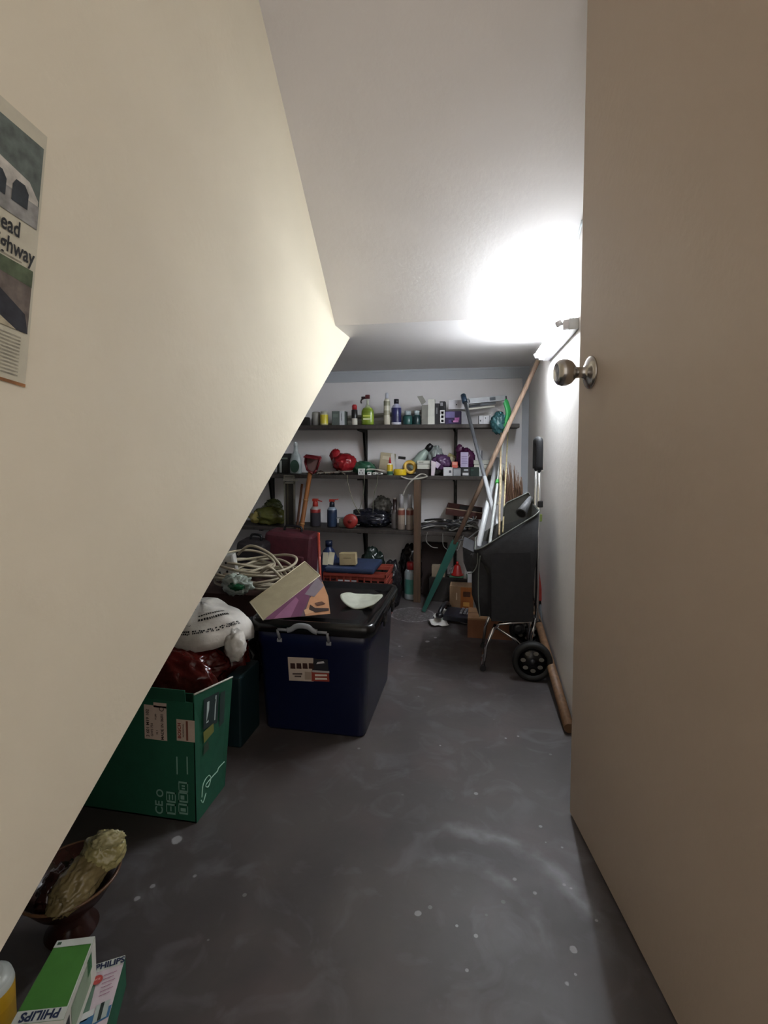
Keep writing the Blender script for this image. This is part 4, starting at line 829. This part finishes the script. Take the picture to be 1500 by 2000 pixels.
sq([(.2, .74), (.6, .72), (.62, 1.0), (.22, 1.0)], card('1a2a2a')); sq([(.65, .66), (.8, .68), (.8, .98), (.66, .98)], card('22332f'))
sq([(.28, .78), (.34, .78), (.36, .96), (.30, .96)], card('aab8b4'), 2); sq([(.5, .76), (.53, .76), (.55, .98), (.52, .98)], card('aab8b4'), 2); sq([(.22, .62), (.5, .66), (.48, .74), (.2, .72)], card('6d6f32'), 2)
sq([(.2, .52), (.36, .54), (.34, .62), (.22, .6)], card('2c3b2c'), 2); wp(t, 'tool_picture', b)
b = MB(); pts = [lo0.lerp(f0, c_*.93).lerp(lo1.lerp(f1, c_*.93), a_)+Vector((.0012, 0, 0)) for a_, c_ in ((.16, .17), (.2, .27), (.36, .30), (.44, .25), (.36, .2), (.28, .24), (.5, .25), (.66, .25), (.7, .27), (.9, .27))]
b.tube(pts, .0014, card('9fc7b5'), 5, sub=5); b.tube([(xr+.001, y0+gd*.14, gh*.15), (xr+.001, y0+gd*.2, gh*.11), (xr+.001, y0+gd*.3, gh*.16)], .0012, card('9fc7b5'), 5, sub=4); wp(t, 'script_logo', b)

# bags behind and above the carton
cx, cy = -.85, 1.455
t = thing('stuffed_red_bag', 'dark red shiny plastic bag stuffed behind the green carton', 'bag', (cx, cy, 0)); RB = film('4a0f0b', rough=.2)
b = MB(); b.blob((0, 0, .175), (.14, .085, .195), RB, 81, .08, 2.3, zmin=.001, sub=5); b.blob((.01, -.20, .20), (.14, .055, .105), RB, 82, .07, 1.5, sub=5); b.blob((.0, -.12, .25), (.13, .09, .06), RB, 85, .08, 1.6, sub=5); lp(t, 'bag_body', b)
b = MB(); b.blob((.07, -.075, .305), (.055, .022, .03), film('26301f', rough=.25), 83, .15, 2); [b.box((0, 0, 0), (.03, .001, .005), card('9aa596'), 0, TR(.065+k*.006, -.100, .318-k*.012, ry=.15)) for k in range(3)]; lp(t, 'green_packet', b, label='green printed snack packet')
PZW = P(425, 1245, 1.36)
t = thing('printed_white_bag', 'white plastic bag with small black print on top of the red bag', 'bag', (cx+.02, cy-.05, .322))
b = MB(); n_ = 34; vs = []
WB = film('c9c5bd', rough=.45); 
def wb_pt(i, j, lift=0):   # drape: i round, j from the top down
    a_ = 2*math.pi*i/n_; f = j/12
    rr = .155*math.sin(min(1, f*1.05)*math.pi/2); z_ = .085*math.cos(min(1, f)*math.pi/2)**.8
    nz_ = noise.noise(Vector((math.cos(a_)*2.2, math.sin(a_)*2.2, f*2.5+4)))
    rr *= 1+.10*nz_; z_ += -.02*f*f-.012*f*math.sin(a_*3)+.01*nz_
    return Vector((rr*math.cos(a_)+lift*math.cos(a_), rr*.72*math.sin(a_)+lift*math.sin(a_), z_+lift*.6))
for j in range(13):
    for i in range(n_): vs.append(wb_pt(i, j))
b.add(vs, [[j*n_+i, j*n_+(i+1) % n_, (j+1)*n_+(i+1) % n_, (j+1)*n_+i] for j in range(12) for i in range(n_)], WB, None, True); lp(t, 'draped_sheet', b, solid=.003)
b = MB(); random.seed(77)
def mark(i0, f_, w_, h_): b.quad([wb_pt(i0, f_, .0022), wb_pt(i0+w_, f_, .0022), wb_pt(i0+w_, f_+h_, .0022), wb_pt(i0, f_+h_, .0022)], mat('222222', .8))
for f0_ in (8.0, 8.45):
    i0 = 21.5
    while i0 < 32.5:
        w_ = random.uniform(.1, .24); mark(i0, f0_+(.12 if random.random() < .3 else 0), w_, .33); i0 += w_+(.06 if random.random() < .75 else .3)
for k in range(6):
    i0 = 22.5
    while i0 < 25.8: w_ = random.uniform(.1, .3); mark(i0, 3.2+k*.62, w_, .26); i0 += w_+.12
for (a_, b_, c__, d_) in ((22.1, 2.8, 4.1, .07), (22.1, 7.0, 4.1, .07), (22.1, 2.8, .06, 4.2), (26.2, 2.8, .06, 4.27)): mark(a_, b_, c__, d_)
for f0_, hh_ in ((4.6, .32), (5.5, .5)):
    i0 = 27.2
    while i0 < 32: w_ = random.uniform(.15, .32); mark(i0, f0_+random.uniform(0, .1), w_, hh_); i0 += w_+.12
lp(t, 'printed_lines', b)
b = MB(); b.blob((.14, -.06, -.015), (.026, .025, .04), WB, 91, .2, 2, sub=3); lp(t, 'gathered_corner', b)

# storage behind, carrying the cable coil
t = thing('hidden_carton', 'dark brown carton beneath the beige cable coil under the stairs', 'box', (-.93, 2.0, 0)); b = MB(); b.ext((-.23, -.16, 0), (.17, .2, .30), card('3a2018'), .002); lp(t, 'carton', b)
random.seed(5)
b = MB()
for k in range(11):
    rx_, ry_ = random.uniform(.10, .19), random.uniform(.09, .15); ph = random.uniform(0, 6.3); ox, oy = random.uniform(-.05, .05), random.uniform(-.03, .03); z_ = .008+k*.009; tl = random.uniform(-.12, .12)
    b.tube([(ox+rx_*math.cos(a), oy+ry_*math.sin(a), z_+.012*math.sin(2*a+ph)+abs(tl)*rx_+tl*rx_*math.cos(a)) for a in [i*2*math.pi/12 for i in range(12)]], .0055, CORD, 8, closed=True, sub=4)
t = thing('cable_coil', 'loose coil of thick beige cable under the stairs behind the white bag', 'cable', (-.93, 1.96, .301)); lp(t, 'coiled_cable', b)
b = MB(); b.tube([(.1, -.13, .09), (.15, -.15, .12), (.19, -.13, .07), (.2, -.1, .02)], .0055, CORD, 8, sub=6); b.tube([(-.08, .05, .12), (0, .0, .17), (.1, -.02, .14), (.17, -.03, .06)], .0055, CORD, 8, sub=6); lp(t, 'cable_end', b)
t = thing('extension_socket', 'white multi socket block perched on the beige cable coil', 'socket', P(441, 1132, 1.86), .2); b = MB(); b.box((0, .03, .045), (.085, .05, .1), plastic('b5b3ac'), .008, TR(ry=-.15)); lp(t, 'socket_block', b)
b = MB(); [b.box((-.02+.03*(i % 2), .003, .03+.035*(i//2)), (.007, .003, .009), INK, 0, TR(ry=-.15)) for i in range(4)]; lp(t, 'socket_holes', b)
t = thing('green_white_packet', 'small crinkled green and white packet in front of the socket block', 'packet', P(463, 1152, 1.80)); b = MB(); b.blob((0, 0, .02), (.045, .014, .032), film('b4bfb4', rough=.25), 95, .35, 1.6, sub=4); lp(t, 'packet_body', b)
b = MB(); b.blob((.004, -.012, .016), (.028, .013, .014), film('1f5a38', rough=.25), 96, .2, 2, sub=3); lp(t, 'green_print', b)
knot_bag('dark_bin_bag', 'black bin bag slumped left of the blue tub under the stairs', None, (-.90, 1.72, 0), (.13, .09, .13), film('15171a'), 99, None, .12)
b = MB(); b.box((0, 0, .105), (.045, .13, .21), mat('0a2429', .5), .006); one('teal_box', 'dark teal box squeezed between the green carton and the blue tub', 'box', b, (X(473, 1.40, .1), 1.41, 0))

# ------------------------------------------------------------------ basket with bags
zr_ = .105; c_ = PZ(137, 1708, zr_); c_.z = 0
t = thing('lacquer_bowl', 'dark brown footed bowl under the stair wall holding plastic bags', 'bowl', c_); LQ = mat('2e1610', .25, var=.25); b = MB()
b.lathe([(.042, .0), (.044, .004), (.028, .02), (.03, .045), (.058, .065), (.080, .098), (.083, .105), (.078, .105), (.055, .072), (.02, .055), (.0001, .055)], LQ, seg=48); bw = lp(t, 'bowl', b)
b = MB(); b.tube([(.082*math.cos(a), .082*math.sin(a), .104) for a in [i*2*math.pi/40 for i in range(40)]], .0025, mat('5c4028', .4), 8, closed=True); sub(lp(t, 'rim', b), bw)
YB_ = film('80724e', .25, .2); q0, q1, q2 = PZ(137, 1740, .118), PZ(186, 1688, .125), PZ(202, 1662, .145)
t = thing('yellowish_tied_bag', 'yellowish translucent tied plastic bag lying in the dark bowl', 'bag', Vector((q0.x, q0.y, .075)))
def rel(p): return Vector(p)-Vector(t.location)
m_ = (q0+q1)/2; an = math.atan2(q1.y-q0.y, q1.x-q0.x); b = MB(); b.blob((0, 0, 0), (.060, .030, .030), YB_, 101, .10, 1.7, M=Matrix.Translation(rel(m_)) @ Matrix.Rotation(an, 4, 'Z') @ Matrix.Rotation(-.25, 4, 'Y'), sub=5); lp(t, 'bag_body', b)
b = MB(); b.blob((0, 0, 0), (.036, .030, .030), film('b0a672', .25, .2), 103, .08, 1.6, M=Matrix.Translation(rel(q2)), sub=5); tt_ = lp(t, 'tied_top', b)
b = MB(); b.blob((0, 0, 0), (.022, .010, .012), film('bfb788', .25, .2), 104, .25, 2, M=Matrix.Translation(rel(PZ(212, 1640, .175))) @ Matrix.Rotation(.5, 4, 'Z'), sub=4); sub(lp(t, 'loose_ends', b), tt_)
knot_bag('dark_glossy_bag', 'dark brown glossy plastic bag at the left of the dark bowl', None, (q0.x-.03, q0.y+.015, .078), (.028, .04, .03), film('2a1512', rough=.12), 107, None, .16, freq=2.6)

# ------------------------------------------------------------------ two lamp cartons and yellow bottle, front left
def lampbox(name, label, pts, zt_, zb, topc, sidec, textpos, extra=None):
    ps = [PZ(u, v, zt_) for u, v in pts]; cen = sum(ps, Vector())/4; t = thing(name, label, 'box', (cen.x, cen.y, zb)); b = MB()
    lo = [Vector((p.x, p.y, zb)) for p in ps]; b.add(ps+lo, [[0, 1, 2, 3]], card(topc)); o = MB()
    b.add(ps+lo, [[7, 6, 5, 4], [0, 4, 5, 1], [1, 5, 6, 2], [2, 6, 7, 3], [3, 7, 4, 0]], card(sidec)); wp(t, 'carton', b)
    return t, ps
ZA = .115
t, ps = lampbox('lamp_carton_green', 'green topped bulb carton lying across the second one at the lower left', [(112, 1838), (186, 1829), (124, 1992), (20, 2003)], ZA, .052, '3f7a2b', 'c9c9bf', None)
def onface(ps, s_, tt): return ps[0].lerp(ps[1], s_).lerp(ps[3].lerp(ps[2], s_), tt)
b = MB(); up_ = Vector((0, 0, .0006)); WH = card('c6ccc4')
def fq(ps, s0, s1, t0, t1, m, k=1): b.quad([onface(ps, s0, t0)+up_*k, onface(ps, s0, t1)+up_*k, onface(ps, s1, t1)+up_*k, onface(ps, s1, t0)+up_*k], m)
fq(ps, 0, 1, 0, .10, WH); fq(ps, 0, 1, .86, 1, WH); fq(ps, .97, 1, 0, 1, WH); fq(ps, .06, .16, .03, .07, card('2b4a34'), 2)
NAVY = card('1c2a4a'); cc = onface(ps, .5, .925)+up_*2; b.text('PHILIPS', .0165, frame(cc, ps[0]-ps[1], ps[3]-ps[0]), NAVY, 'CENTER', .035, .95); wp(t, 'printed_top', b)
sf = [ps[1], ps[2], ps[2]-Vector((0, 0, ZA-.052)), ps[1]-Vector((0, 0, ZA-.052))]; b = MB(); nx = Vector((.0006, 0, 0))
for (a0, a1, c0, c1_, cc_) in ((.2, .8, .15, .8, '8a9c84'), (.15, .3, .1, .5, '2f6a3c'), (.85, .95, .2, .6, '35343a')): b.quad([onface(sf, a0, c0)+nx, onface(sf, a1, c0)+nx, onface(sf, a1, c1_)+nx, onface(sf, a0, c1_)+nx], card(cc_))
wp(t, 'side_print', b)
ZB_ = .05
t, ps = lampbox('lamp_carton_white', 'white and green bulb carton with a red dot at the lower left', [(96, 1925), (245, 1868), (206, 2010), (70, 2120)], ZB_, 0.0, 'c6b9c0', '1d5a40', None)
ps_ = [PZ(u, v, ZB_) for u, v in ((152, 1895), (245, 1866), (214, 1985), (118, 2040))]
qd = ps_; 
b = MB(); fq(qd, 0, 1, 0, .15, WH); fq(qd, 0, .48, .22, .86, card('5c7a68')); fq(qd, .0, .3, .35, .7, card('24443a'), 1.5); fq(qd, 0, .98, .82, 1.0, card('3a6c94')); fq(qd, 0, .6, .74, .84, card('c8cccb'), 2); fq(qd, .72, .80, .72, .98, card('22302c'), 3); fq(qd, .62, .92, .72, .98, card('a8b4b0'), 2.5)
for k in range(6): fq(qd, .62, .90-.05*(k % 2), .25+k*.065, .262+k*.065, card('9a6f86'), 2)
cc = onface(qd, .70, .085)+up_*3; b.text('PHILIPS', .0138, frame(cc, qd[1]-qd[0], qd[0]-qd[3]), NAVY, 'CENTER', .035, .95)
cc = onface(qd, .10, .79)+up_*5; b.text('12', .012, frame(cc, qd[1]-qd[0], qd[0]-qd[3]), NAVY, 'CENTER', .02, .9)
cc = onface(qd, .50, .30)+up_*4; b.lathe([(.0001, 0), (.0075, 0)], card('a8423c'), seg=24, cap=False, M=TR(*cc)); b.text('SAVE', .0042, frame(cc+up_, qd[1]-qd[0], qd[0]-qd[3]), card('d8a8a0'), 'CENTER', .02, .9)
wp(t, 'printed_top', b)
q = P(-26, 1905, .60); t = thing('yellow_bottle', 'white shouldered bottle with a yellow label at the lower left corner', 'bottle', (q.x+.0, q.y, 0)); hb = q.z
b = MB(); b.lathe([(.03, 0), (.034, .006), (.034, hb*.5), (.034, hb*.78), (.031, hb*.9), (.02, hb*.985)], None, seg=28, ms=[plastic('b8902a'), plastic('c69a2a'), plastic('d3a52c'), plastic('c5cac4'), plastic('b9beb8')]); lp(t, 'body', b)
b = MB(); b.lathe([(.013, hb*.97), (.013, hb+.02)], plastic('a9b0aa'), seg=18); lp(t, 'cap', b)
# ------------------------------------------------------------------ shopping trolley
TY, TD = 1.975, .30
def tp(u, v, y=TY): return P(u, v, y)
xa, xb = tp(956, 1100).x, tp(1044, 1100).x
FAB = mat('232326', .75, var=.2, scale=60, bump=.1); PIPE = mat('5f625c', .6); FABI = mat('2c2b27', .8)
t = thing('shopping_trolley', 'black fabric shopping trolley with chrome frame standing by the right wall', 'shopping trolley', ((xa+xb)/2, TY+TD/2, 0))
b = MB(); zb = tp(1000, 1214).z; ztl, ztr = tp(912, 1078).z, tp(1050, 1000).z
def sec(f, w0, w1, dx=0): # section of the bag at height fraction
    w_ = w0+(w1-w0)*f; return [(p[0]+dx, p[1]) for p in rrect(w_, TD+.02*f, .028)]
cx0 = (xa+xb)/2; wB = xb-xa; secs = []
rimw = xb+.016-(xa-.055)
for f, w_, cxx in ((0, wB-.01, cx0), (.03, wB, cx0), (.5, wB+.004, cx0), (.72, wB+.018, cx0-.004), (.84, wB+.055, cx0-.018)):
    z_ = zb+(ztl-zb)*f*1.06; secs.append(([(p[0]+cxx, p[1]+TY+TD/2) for p in rrect(w_, TD+.01*f, .028)], z_))
zr = lambda p: ztl+.004+(ztr-ztl)*(p[0]-(xa-.055))/rimw-.004*math.sin(p[0]*40)
secs.append(([(p[0]+xb+.016-rimw/2, p[1]+TY+TD/2) for p in rrect(rimw, TD+.02, .03)], zr))
inner = [([(p[0]+xb+.016-rimw/2, p[1]+TY+TD/2) for p in rrect(rimw-.01, TD+.01, .026)], zr)]
for f, w_, cxx in ((.84, wB+.045, cx0-.018), (.5, wB-.008, cx0), (.06, wB-.012, cx0)): inner.append(([(p[0]+cxx, p[1]+TY+TD/2) for p in rrect(w_, TD-.006, .024)], zb+(ztl-zb)*f*1.06))
loft(b, secs+inner, FAB, ms=[FAB]*(len(secs))+[FABI]*(len(inner)-1)); wp(t, 'bag', b)
b = MB(); ring = [Vector((p[0], p[1], zr(p))) for p in secs[-1][0]]; b.tube(ring, .003, PIPE, 6, closed=True); wp(t, 'rim_piping', b)
b = MB(); pts = [tp(959, 1082), tp(960, 1140), tp(960, 1212), tp(1041, 1213), tp(1038, 1140), tp(1036, 1078), tp(959, 1082)]; pts = [p+Vector((0, -.004, 0)) for p in pts]
b.quad([p+Vector((0, -.0035, 0)) for p in pts[:6]], mat('1c1c1f', .8, var=.2, scale=60)); b.tube(pts, .0022, mat('151517', .7), 6); wp(t, 'side_panel', b)
# front pocket with flap
b = MB(); px0, px1 = tp(921, 1150).x, xa+.01; zp0, zp1 = tp(930, 1205).z, tp(915, 1082).z
loft(b, [([(p[0]+(px0+px1)/2+.014, p[1]+TY+TD/2+.0) for p in rrect(px1-px0-.028, TD-.03, .012)], zp0), ([(p[0]+(px0+px1)/2, p[1]+TY+TD/2) for p in rrect(px1-px0, TD-.02, .02)], zp0+.08), ([(p[0]+(px0+px1)/2, p[1]+TY+TD/2) for p in rrect(px1-px0, TD-.02, .02)], zp1-.05), ([(p[0]+(px0+px1)/2-.004, p[1]+TY+TD/2) for p in rrect(px1-px0+.008, TD-.02, .02)], zp1)], FAB)
fp = wp(t, 'front_pocket', b)
b = MB(); b.tube([tp(938, 1085)+Vector((0, -.004, 0)), tp(935, 1110), tp(934, 1160), tp(937, 1204)], .0022, PIPE, 6, sub=4); b.tube([tp(933, 1080), tp(932, 1102), tp(924, 1117), tp(914, 1120)], .0022, PIPE, 6, sub=4); sub(wp(t, 'pocket_piping', b), fp)
b = MB(); b.slab([tp(903, 1070)+Vector((0, .02, 0)), tp(933, 1083)+Vector((0, .012, 0)), tp(931, 1102)+Vector((0, .012, 0)), tp(922, 1118)+Vector((0, .012, 0)), tp(912, 1119)+Vector((0, .02, 0)), tp(905, 1100)+Vector((0, .02, 0))], (0, TD-.07, 0), FAB); sub(wp(t, 'pocket_flap', b), fp)
# raised lid and rolled liner
b = MB(); yl = TY+TD-.05; ll = [P(983, 1025, yl), P(984, 992, yl), P(990, 982, yl), P(1032, 962, yl), P(1044, 985, yl), P(1046, 1005, yl)]; b.slab(ll, (0, .008, 0), mat('3a3933', .75, var=.15)); rl = wp(t, 'raised_lid', b)
b = MB(); b.tube(ll, .003, PIPE, 6); sub(wp(t, 'lid_piping', b), rl)
b = MB(); a, e = P(1018, 1003, TY+.06), P(1036, 972, TY+.14); b.tube([a, (a+e)/2, e], .022, mat('57585a', .6, var=.3), 16, r2=.008); b.tube([a+(e-a).normalized()*-.0005, a-(e-a).normalized()*.001], .017, mat('080808', .9), 16); wp(t, 'rolled_liner', b)
# frame
HX = xb+.022; b = MB()
hy0, hy1 = TY+.10, TY+.22; ht = P(1045, 858, (hy0+hy1)/2).z
for yy in (hy0, hy1): b.tube([(HX, yy, .19), (HX, yy, ht-.05)], .0075, CHROME, 12)
for zz in (.24, .45): b.tube([(HX, hy0, zz), (HX, hy1, zz)], .006, CHROME, 10)
wp(t, 'handle_tubes', b)
b = MB(); b.tube([(HX, hy0, ht-.12), (HX, hy0, ht-.02), (HX, hy0+.02, ht-.004), (HX, hy1-.02, ht-.004), (HX, hy1, ht-.02), (HX, hy1, ht-.12)], .0135, mat('17171a', .7), 14, sub=5); wp(t, 'foam_grip', b)
b = MB(); b.box((HX+.006, hy0, tp(1050, 990).z), (.02, .02, .026), BLACK, .004); b.box((HX+.008, hy0, tp(1050, 1018).z), (.012, .012, .03), plastic('7c8a4a'), .003); wp(t, 'handle_clamp', b)
b = MB(); yA, yB = TY+.0, TY+TD-.02
for yy in (yA+.02, yB):
    b.tube([tp(1040, 1216)+Vector((0, yy-TY, 0)), tp(975, 1222)+Vector((0, yy-TY, 0)), tp(968, 1232)+Vector((0, yy-TY, 0))], .006, CHROME, 10)
    b.tube([tp(968, 1228)+Vector((0, yy-TY, 0)), tp(1006, 1252)+Vector((0, yy-TY, 0)), tp(1036, 1284)+Vector((0, yy-TY, 0))], .005, CHROME, 10)
b.tube([tp(984, 1221)+Vector((0, yA+.02-TY, 0)), tp(984, 1221)+Vector((0, yB-TY, 0))], .006, CHROME, 10); wp(t, 'base_frame', b)
b = MB(); lx, lz = tp(943, 1290).x, 0
for yy in (yA+.03, yB-.02): b.tube([(tp(968, 1225).x, yy, tp(968, 1225).z), (tp(950, 1266).x, yy, tp(950, 1266).z), (tp(944, 1280).x, yy, .012)], .0065, CHROME, 10)
b.tube([(tp(944, 1280).x, yA+.03, .012), (tp(944, 1280).x, yB-.02, .012)], .0065, CHROME, 10)
slg = wp(t, 'stand_leg', b)
b = MB(); [b.tube([(tp(944, 1280).x, yy-.008, .012), (tp(944, 1280).x, yy+.008, .012)], .0118, BLACK, 12) for yy in (yA+.03, yB-.02)]; sub(wp(t, 'rubber_foot', b), slg)
def wheel(xc_, yc_, r_, name='wheel'):
    M = Matrix.Translation((xc_, yc_, r_)) @ Matrix.Rotation(math.pi/2, 4, 'X')
    b = MB(); b.lathe([(r_*.72, -.016), (r_*.9, -.017), (r_, -.01), (r_, .01), (r_*.9, .017), (r_*.72, .016), (r_*.72, -.016)], mat('141414', .6), M=M, seg=40, cap=False); w_ = wp(t, name, b)
    h_ = MB(); h_.lathe([(.001, -.006), (r_*.73, -.008), (r_*.73, .008), (.001, .006)], plastic('0d0d10', .25), M=M, seg=32, cap=False)
    for k in range(7):
        a = k*2*math.pi/7+.3; h_.lathe([(.0001, .0102), (r_*.105, .0098)], mat('77756f', .8), seg=14, cap=False, M=M @ TR(r_*.46*math.cos(a), r_*.46*math.sin(a), -.001), sx=1.25)  # grey discs painted for the lit floor and wall seen through hub holes
    h_.lathe([(.011, .006), (.010, .016), (.001, .018)], plastic('26262a'), M=M, seg=16, cap=False)
    o = link('hub', h_, w_, Vector(t.location))
rW = .074; xw = X(1040, TY-.03, rW); wheel(xw, TY-.02, rW); wheel(xw+.008, TY+TD+.02, rW)
b = MB(); b.tube([(xw, TY-.02, rW), (xw+.008, TY+TD+.02, rW)], .006, CHROME, 10); b.tube([(HX-.005, TY+.1, .2), (xw, TY+.1, rW)], .006, CHROME, 10); b.tube([(HX-.005, TY+.22, .2), (xw+.005, TY+.22, rW)], .006, CHROME, 10); wp(t, 'axle', b)
M = Matrix.Translation((tp(1015, 1238).x, TY+.06, tp(1015, 1238).z)) @ Matrix.Rotation(math.pi/2, 4, 'X'); b = MB(); b.lathe([(.008, -.01), (.022, -.01), (.024, 0), (.022, .01), (.008, .01)], BLACK, M=M, seg=24); wp(t, 'guide_wheel', b)

# ------------------------------------------------------------------ poles standing in the trolley and along the wall
def ins(u, v, yy): return P(u, v, yy)
zin = zb+.045
def pole_to_bag(a, via, yv, xmin=xa+.02, xmax=xb-.02):
    return None
b = MB(); a = P(908, 785, 2.82); e = P(1001, 1140, 2.14); b.tube([a, e], .0095, mat('8f9298', .3, .7), 12)
t = thing('blue_capped_pole', 'silver aluminium pole with a blue top leaning from the trolley onto the shelves', 'pole', e); wp(t, 'shaft', b)
b = MB(); dq = (a-e).normalized(); b.tube([a-dq*.005, a+dq*.052], .0145, plastic('23384c'), 12); wp(t, 'blue_end', b)
b = MB(); b.tube([e, e.lerp(a, .52)], .0100, plastic('aeb0b3'), 12); wp(t, 'white_lower_tube', b)
a = P(985, 842, 2.80); e = P(953, 1090, 2.10); e2 = a+(e-a)*1.0
t = thing('green_brush', 'white pole with a green brush head standing in the trolley', 'brush', e2); b = MB(); b.tube([a, e2], .0065, plastic('c2c6c4'), 12); wp(t, 'shaft', b)
b = MB(); G2 = plastic('2f9a4e', .4); b.tube([P(986, 842, 2.80), P(990, 825, 2.80), P(993, 806, 2.80), P(988, 786, 2.80), P(985, 783, 2.80)], .019, G2, 14, sub=5, flat=.55); wp(t, 'brush_head', b)
b = MB(); c_ = e2.lerp(a, .53); b.tube([c_-(a-e2).normalized()*.012, c_+(a-e2).normalized()*.012], .0115, plastic('4fae54'), 12); wp(t, 'green_collar', b)
b = MB(); b.blob((0, 0, 0), (.036, .02, .05), film('4f8288', .5, .25), 121, .18, 2.2); one('teal_plastic_bag', 'teal translucent bag hanging from the green brush head', 'bag', b, P(974, 826, 2.80))
stick('white_pipe', 'thick white plastic pipe leaning out of the trolley towards the shelves', P(938, 1050, 2.2)+(P(938, 1050, 2.2)-P(972, 897, 2.78)).normalized()*.07, P(972, 897, 2.78), .0125, plastic('b9bbbd'), 'pipe')
stick('beige_cane', 'thin beige cane beside the green brush pole', P(975, 1045, 2.12), P(979, 842, 2.81), .0045, wood('b5a283'), 'cane')
stick('curved_cream_rod', 'thin cream rod right of the green brush pole', P(982, 1040, 2.14), P(992, 845, 2.82), .0035, wood('b0a27c'), 'rod')
cord([P(979, 925, 2.55), P(980, 950, 2.48), P(978, 972, 2.42), P(971, 986, 2.40)], .003, 'a39a80', 'cream cord dangling from the rods above the trolley', name='dangling_cord', group='cords by the rods')
# long wooden stick with teal sleeve
bot = PZ(826, 1196, 0); topw = rw(1051, 704, .012); d_ = (topw-bot)
f_ = .40
t = thing('teal_squeegee_pole', 'long wooden stick with a teal lower end leaning on the right wall', 'pole', bot+Vector((0, 0, 0)))
mid = P(892, 1058, bot.y+(topw.y-bot.y)*.30); mid = bot+d_*((mid-bot).dot(d_)/d_.dot(d_))
b = MB(); b.tube([mid-d_*.01, topw], .0115, wood('9a8270', 14), 14); wp(t, 'wooden_stick', b)
b = MB(); Mx = frame(bot, d_, (0, 1, 0)); ln = (mid-bot).length
b.add([Mx @ Vector(p) for p in [(.006, -.003, -.010), (.006, .003, -.010), (.006, .003, .010), (.006, -.003, .010), (ln*.8, -.008, -.020), (ln*.8, .008, -.020), (ln*.8, .008, .020), (ln*.8, -.008, .020), (ln, -.008, -.018), (ln, .008, -.018), (ln, .008, .018), (ln, -.008, .018)]],
      [[0, 1, 2, 3][::-1], [8, 9, 10, 11]]+[[j+k, j+(k+1) % 4, j+4+(k+1) % 4, j+4+k] for j in (0, 4) for k in range(4)], plastic('24564c', .4)); wp(t, 'teal_sleeve', b)
b = MB(); b.tube([mid, P(915, 1052, mid.y-.02), P(940, 1032, mid.y-.05)], .004, plastic('77797c'), 8); wp(t, 'sleeve_arm', b)
# straw broom, head up
hb_ = P(1005, 985, 2.62); fb = Vector((.19, 2.60, .004))
t = thing('straw_broom', 'brown straw broom standing head up in the back right corner', 'broom', fb)
b = MB(); b.tube([fb, hb_], .010, wood('7a5a44'), 12); wp(t, 'broomstick', b)
b = MB(); random.seed(9); SC = wood('6a4f3c', 20)
for k in range(95):
    f = random.random(); a_ = random.uniform(-.9, 1)
    e = P(1003+a_*17*(.6+.4*f)+(-8 if a_ < 0 else 0)*f, 985-(95-30*abs(a_)-12*(a_ > 0))*(.55+.45*f), 2.62+random.uniform(-.03, .03)); s0 = hb_+Vector((a_*.02, random.uniform(-.01, .01), -.01)); m_ = s0.lerp(e, .5)+Vector((a_*.012, 0, 0))
    b.tube([s0, m_, e], .0034, SC, 4, sub=2, r2=.0012)
wp(t, 'bristles', b)
b = MB(); b.tube([hb_-Vector((0, 0, .05)), hb_, hb_+Vector((0, 0, .02))], .016, wood('6d4630'), 12, r2=.026); wp(t, 'binding', b)
b = MB(); xm0, xm1 = X(984, 2.80, .5), X(1016, 2.80, .5); b.box(((xm1-xm0)/2, 0, .33), (xm1-xm0, .012, .66), card('6e4a46'), .001, TR()); b.box(((xm1-xm0)/2, -.007, .655), (xm1-xm0, .003, .008), card('b59a94')); one('maroon_board', 'reddish brown board standing behind the straw broom', 'board', b, (xm0, 2.80, 0))
# wooden pole lying along the wall foot
e = rw(1113, 1378, .0); a_ = Vector((XR(1.60)-.022, 1.60, .018)); c_ = Vector((XR(2.60)-.03, 2.60, .14)); 
stick('floor_pole', 'brown wooden pole lying along the foot of the right wall', a_, c_, .016, wood('6e5138', 10), 'pole')
t = thing('black_dustpan', 'black and red dustpan wedged between trolley and right wall', 'dustpan', (XR(2.45)-.024, 2.40, 0)); b = MB(); b.slab([(-.03, -.06, .0), (.02, -.06, .02), (.02, .08, .22), (-.03, .08, .20), (-.04, -.02, .13)], (.012, .0, 0), BLACK); lp(t, 'pan', b)
b = MB(); b.slab([(-.02, .02, .17), (.018, .02, .17), (.0, .05, .33), (-.012, .05, .33)], (.012, 0, 0), plastic('a5342a')); lp(t, 'red_handle', b)
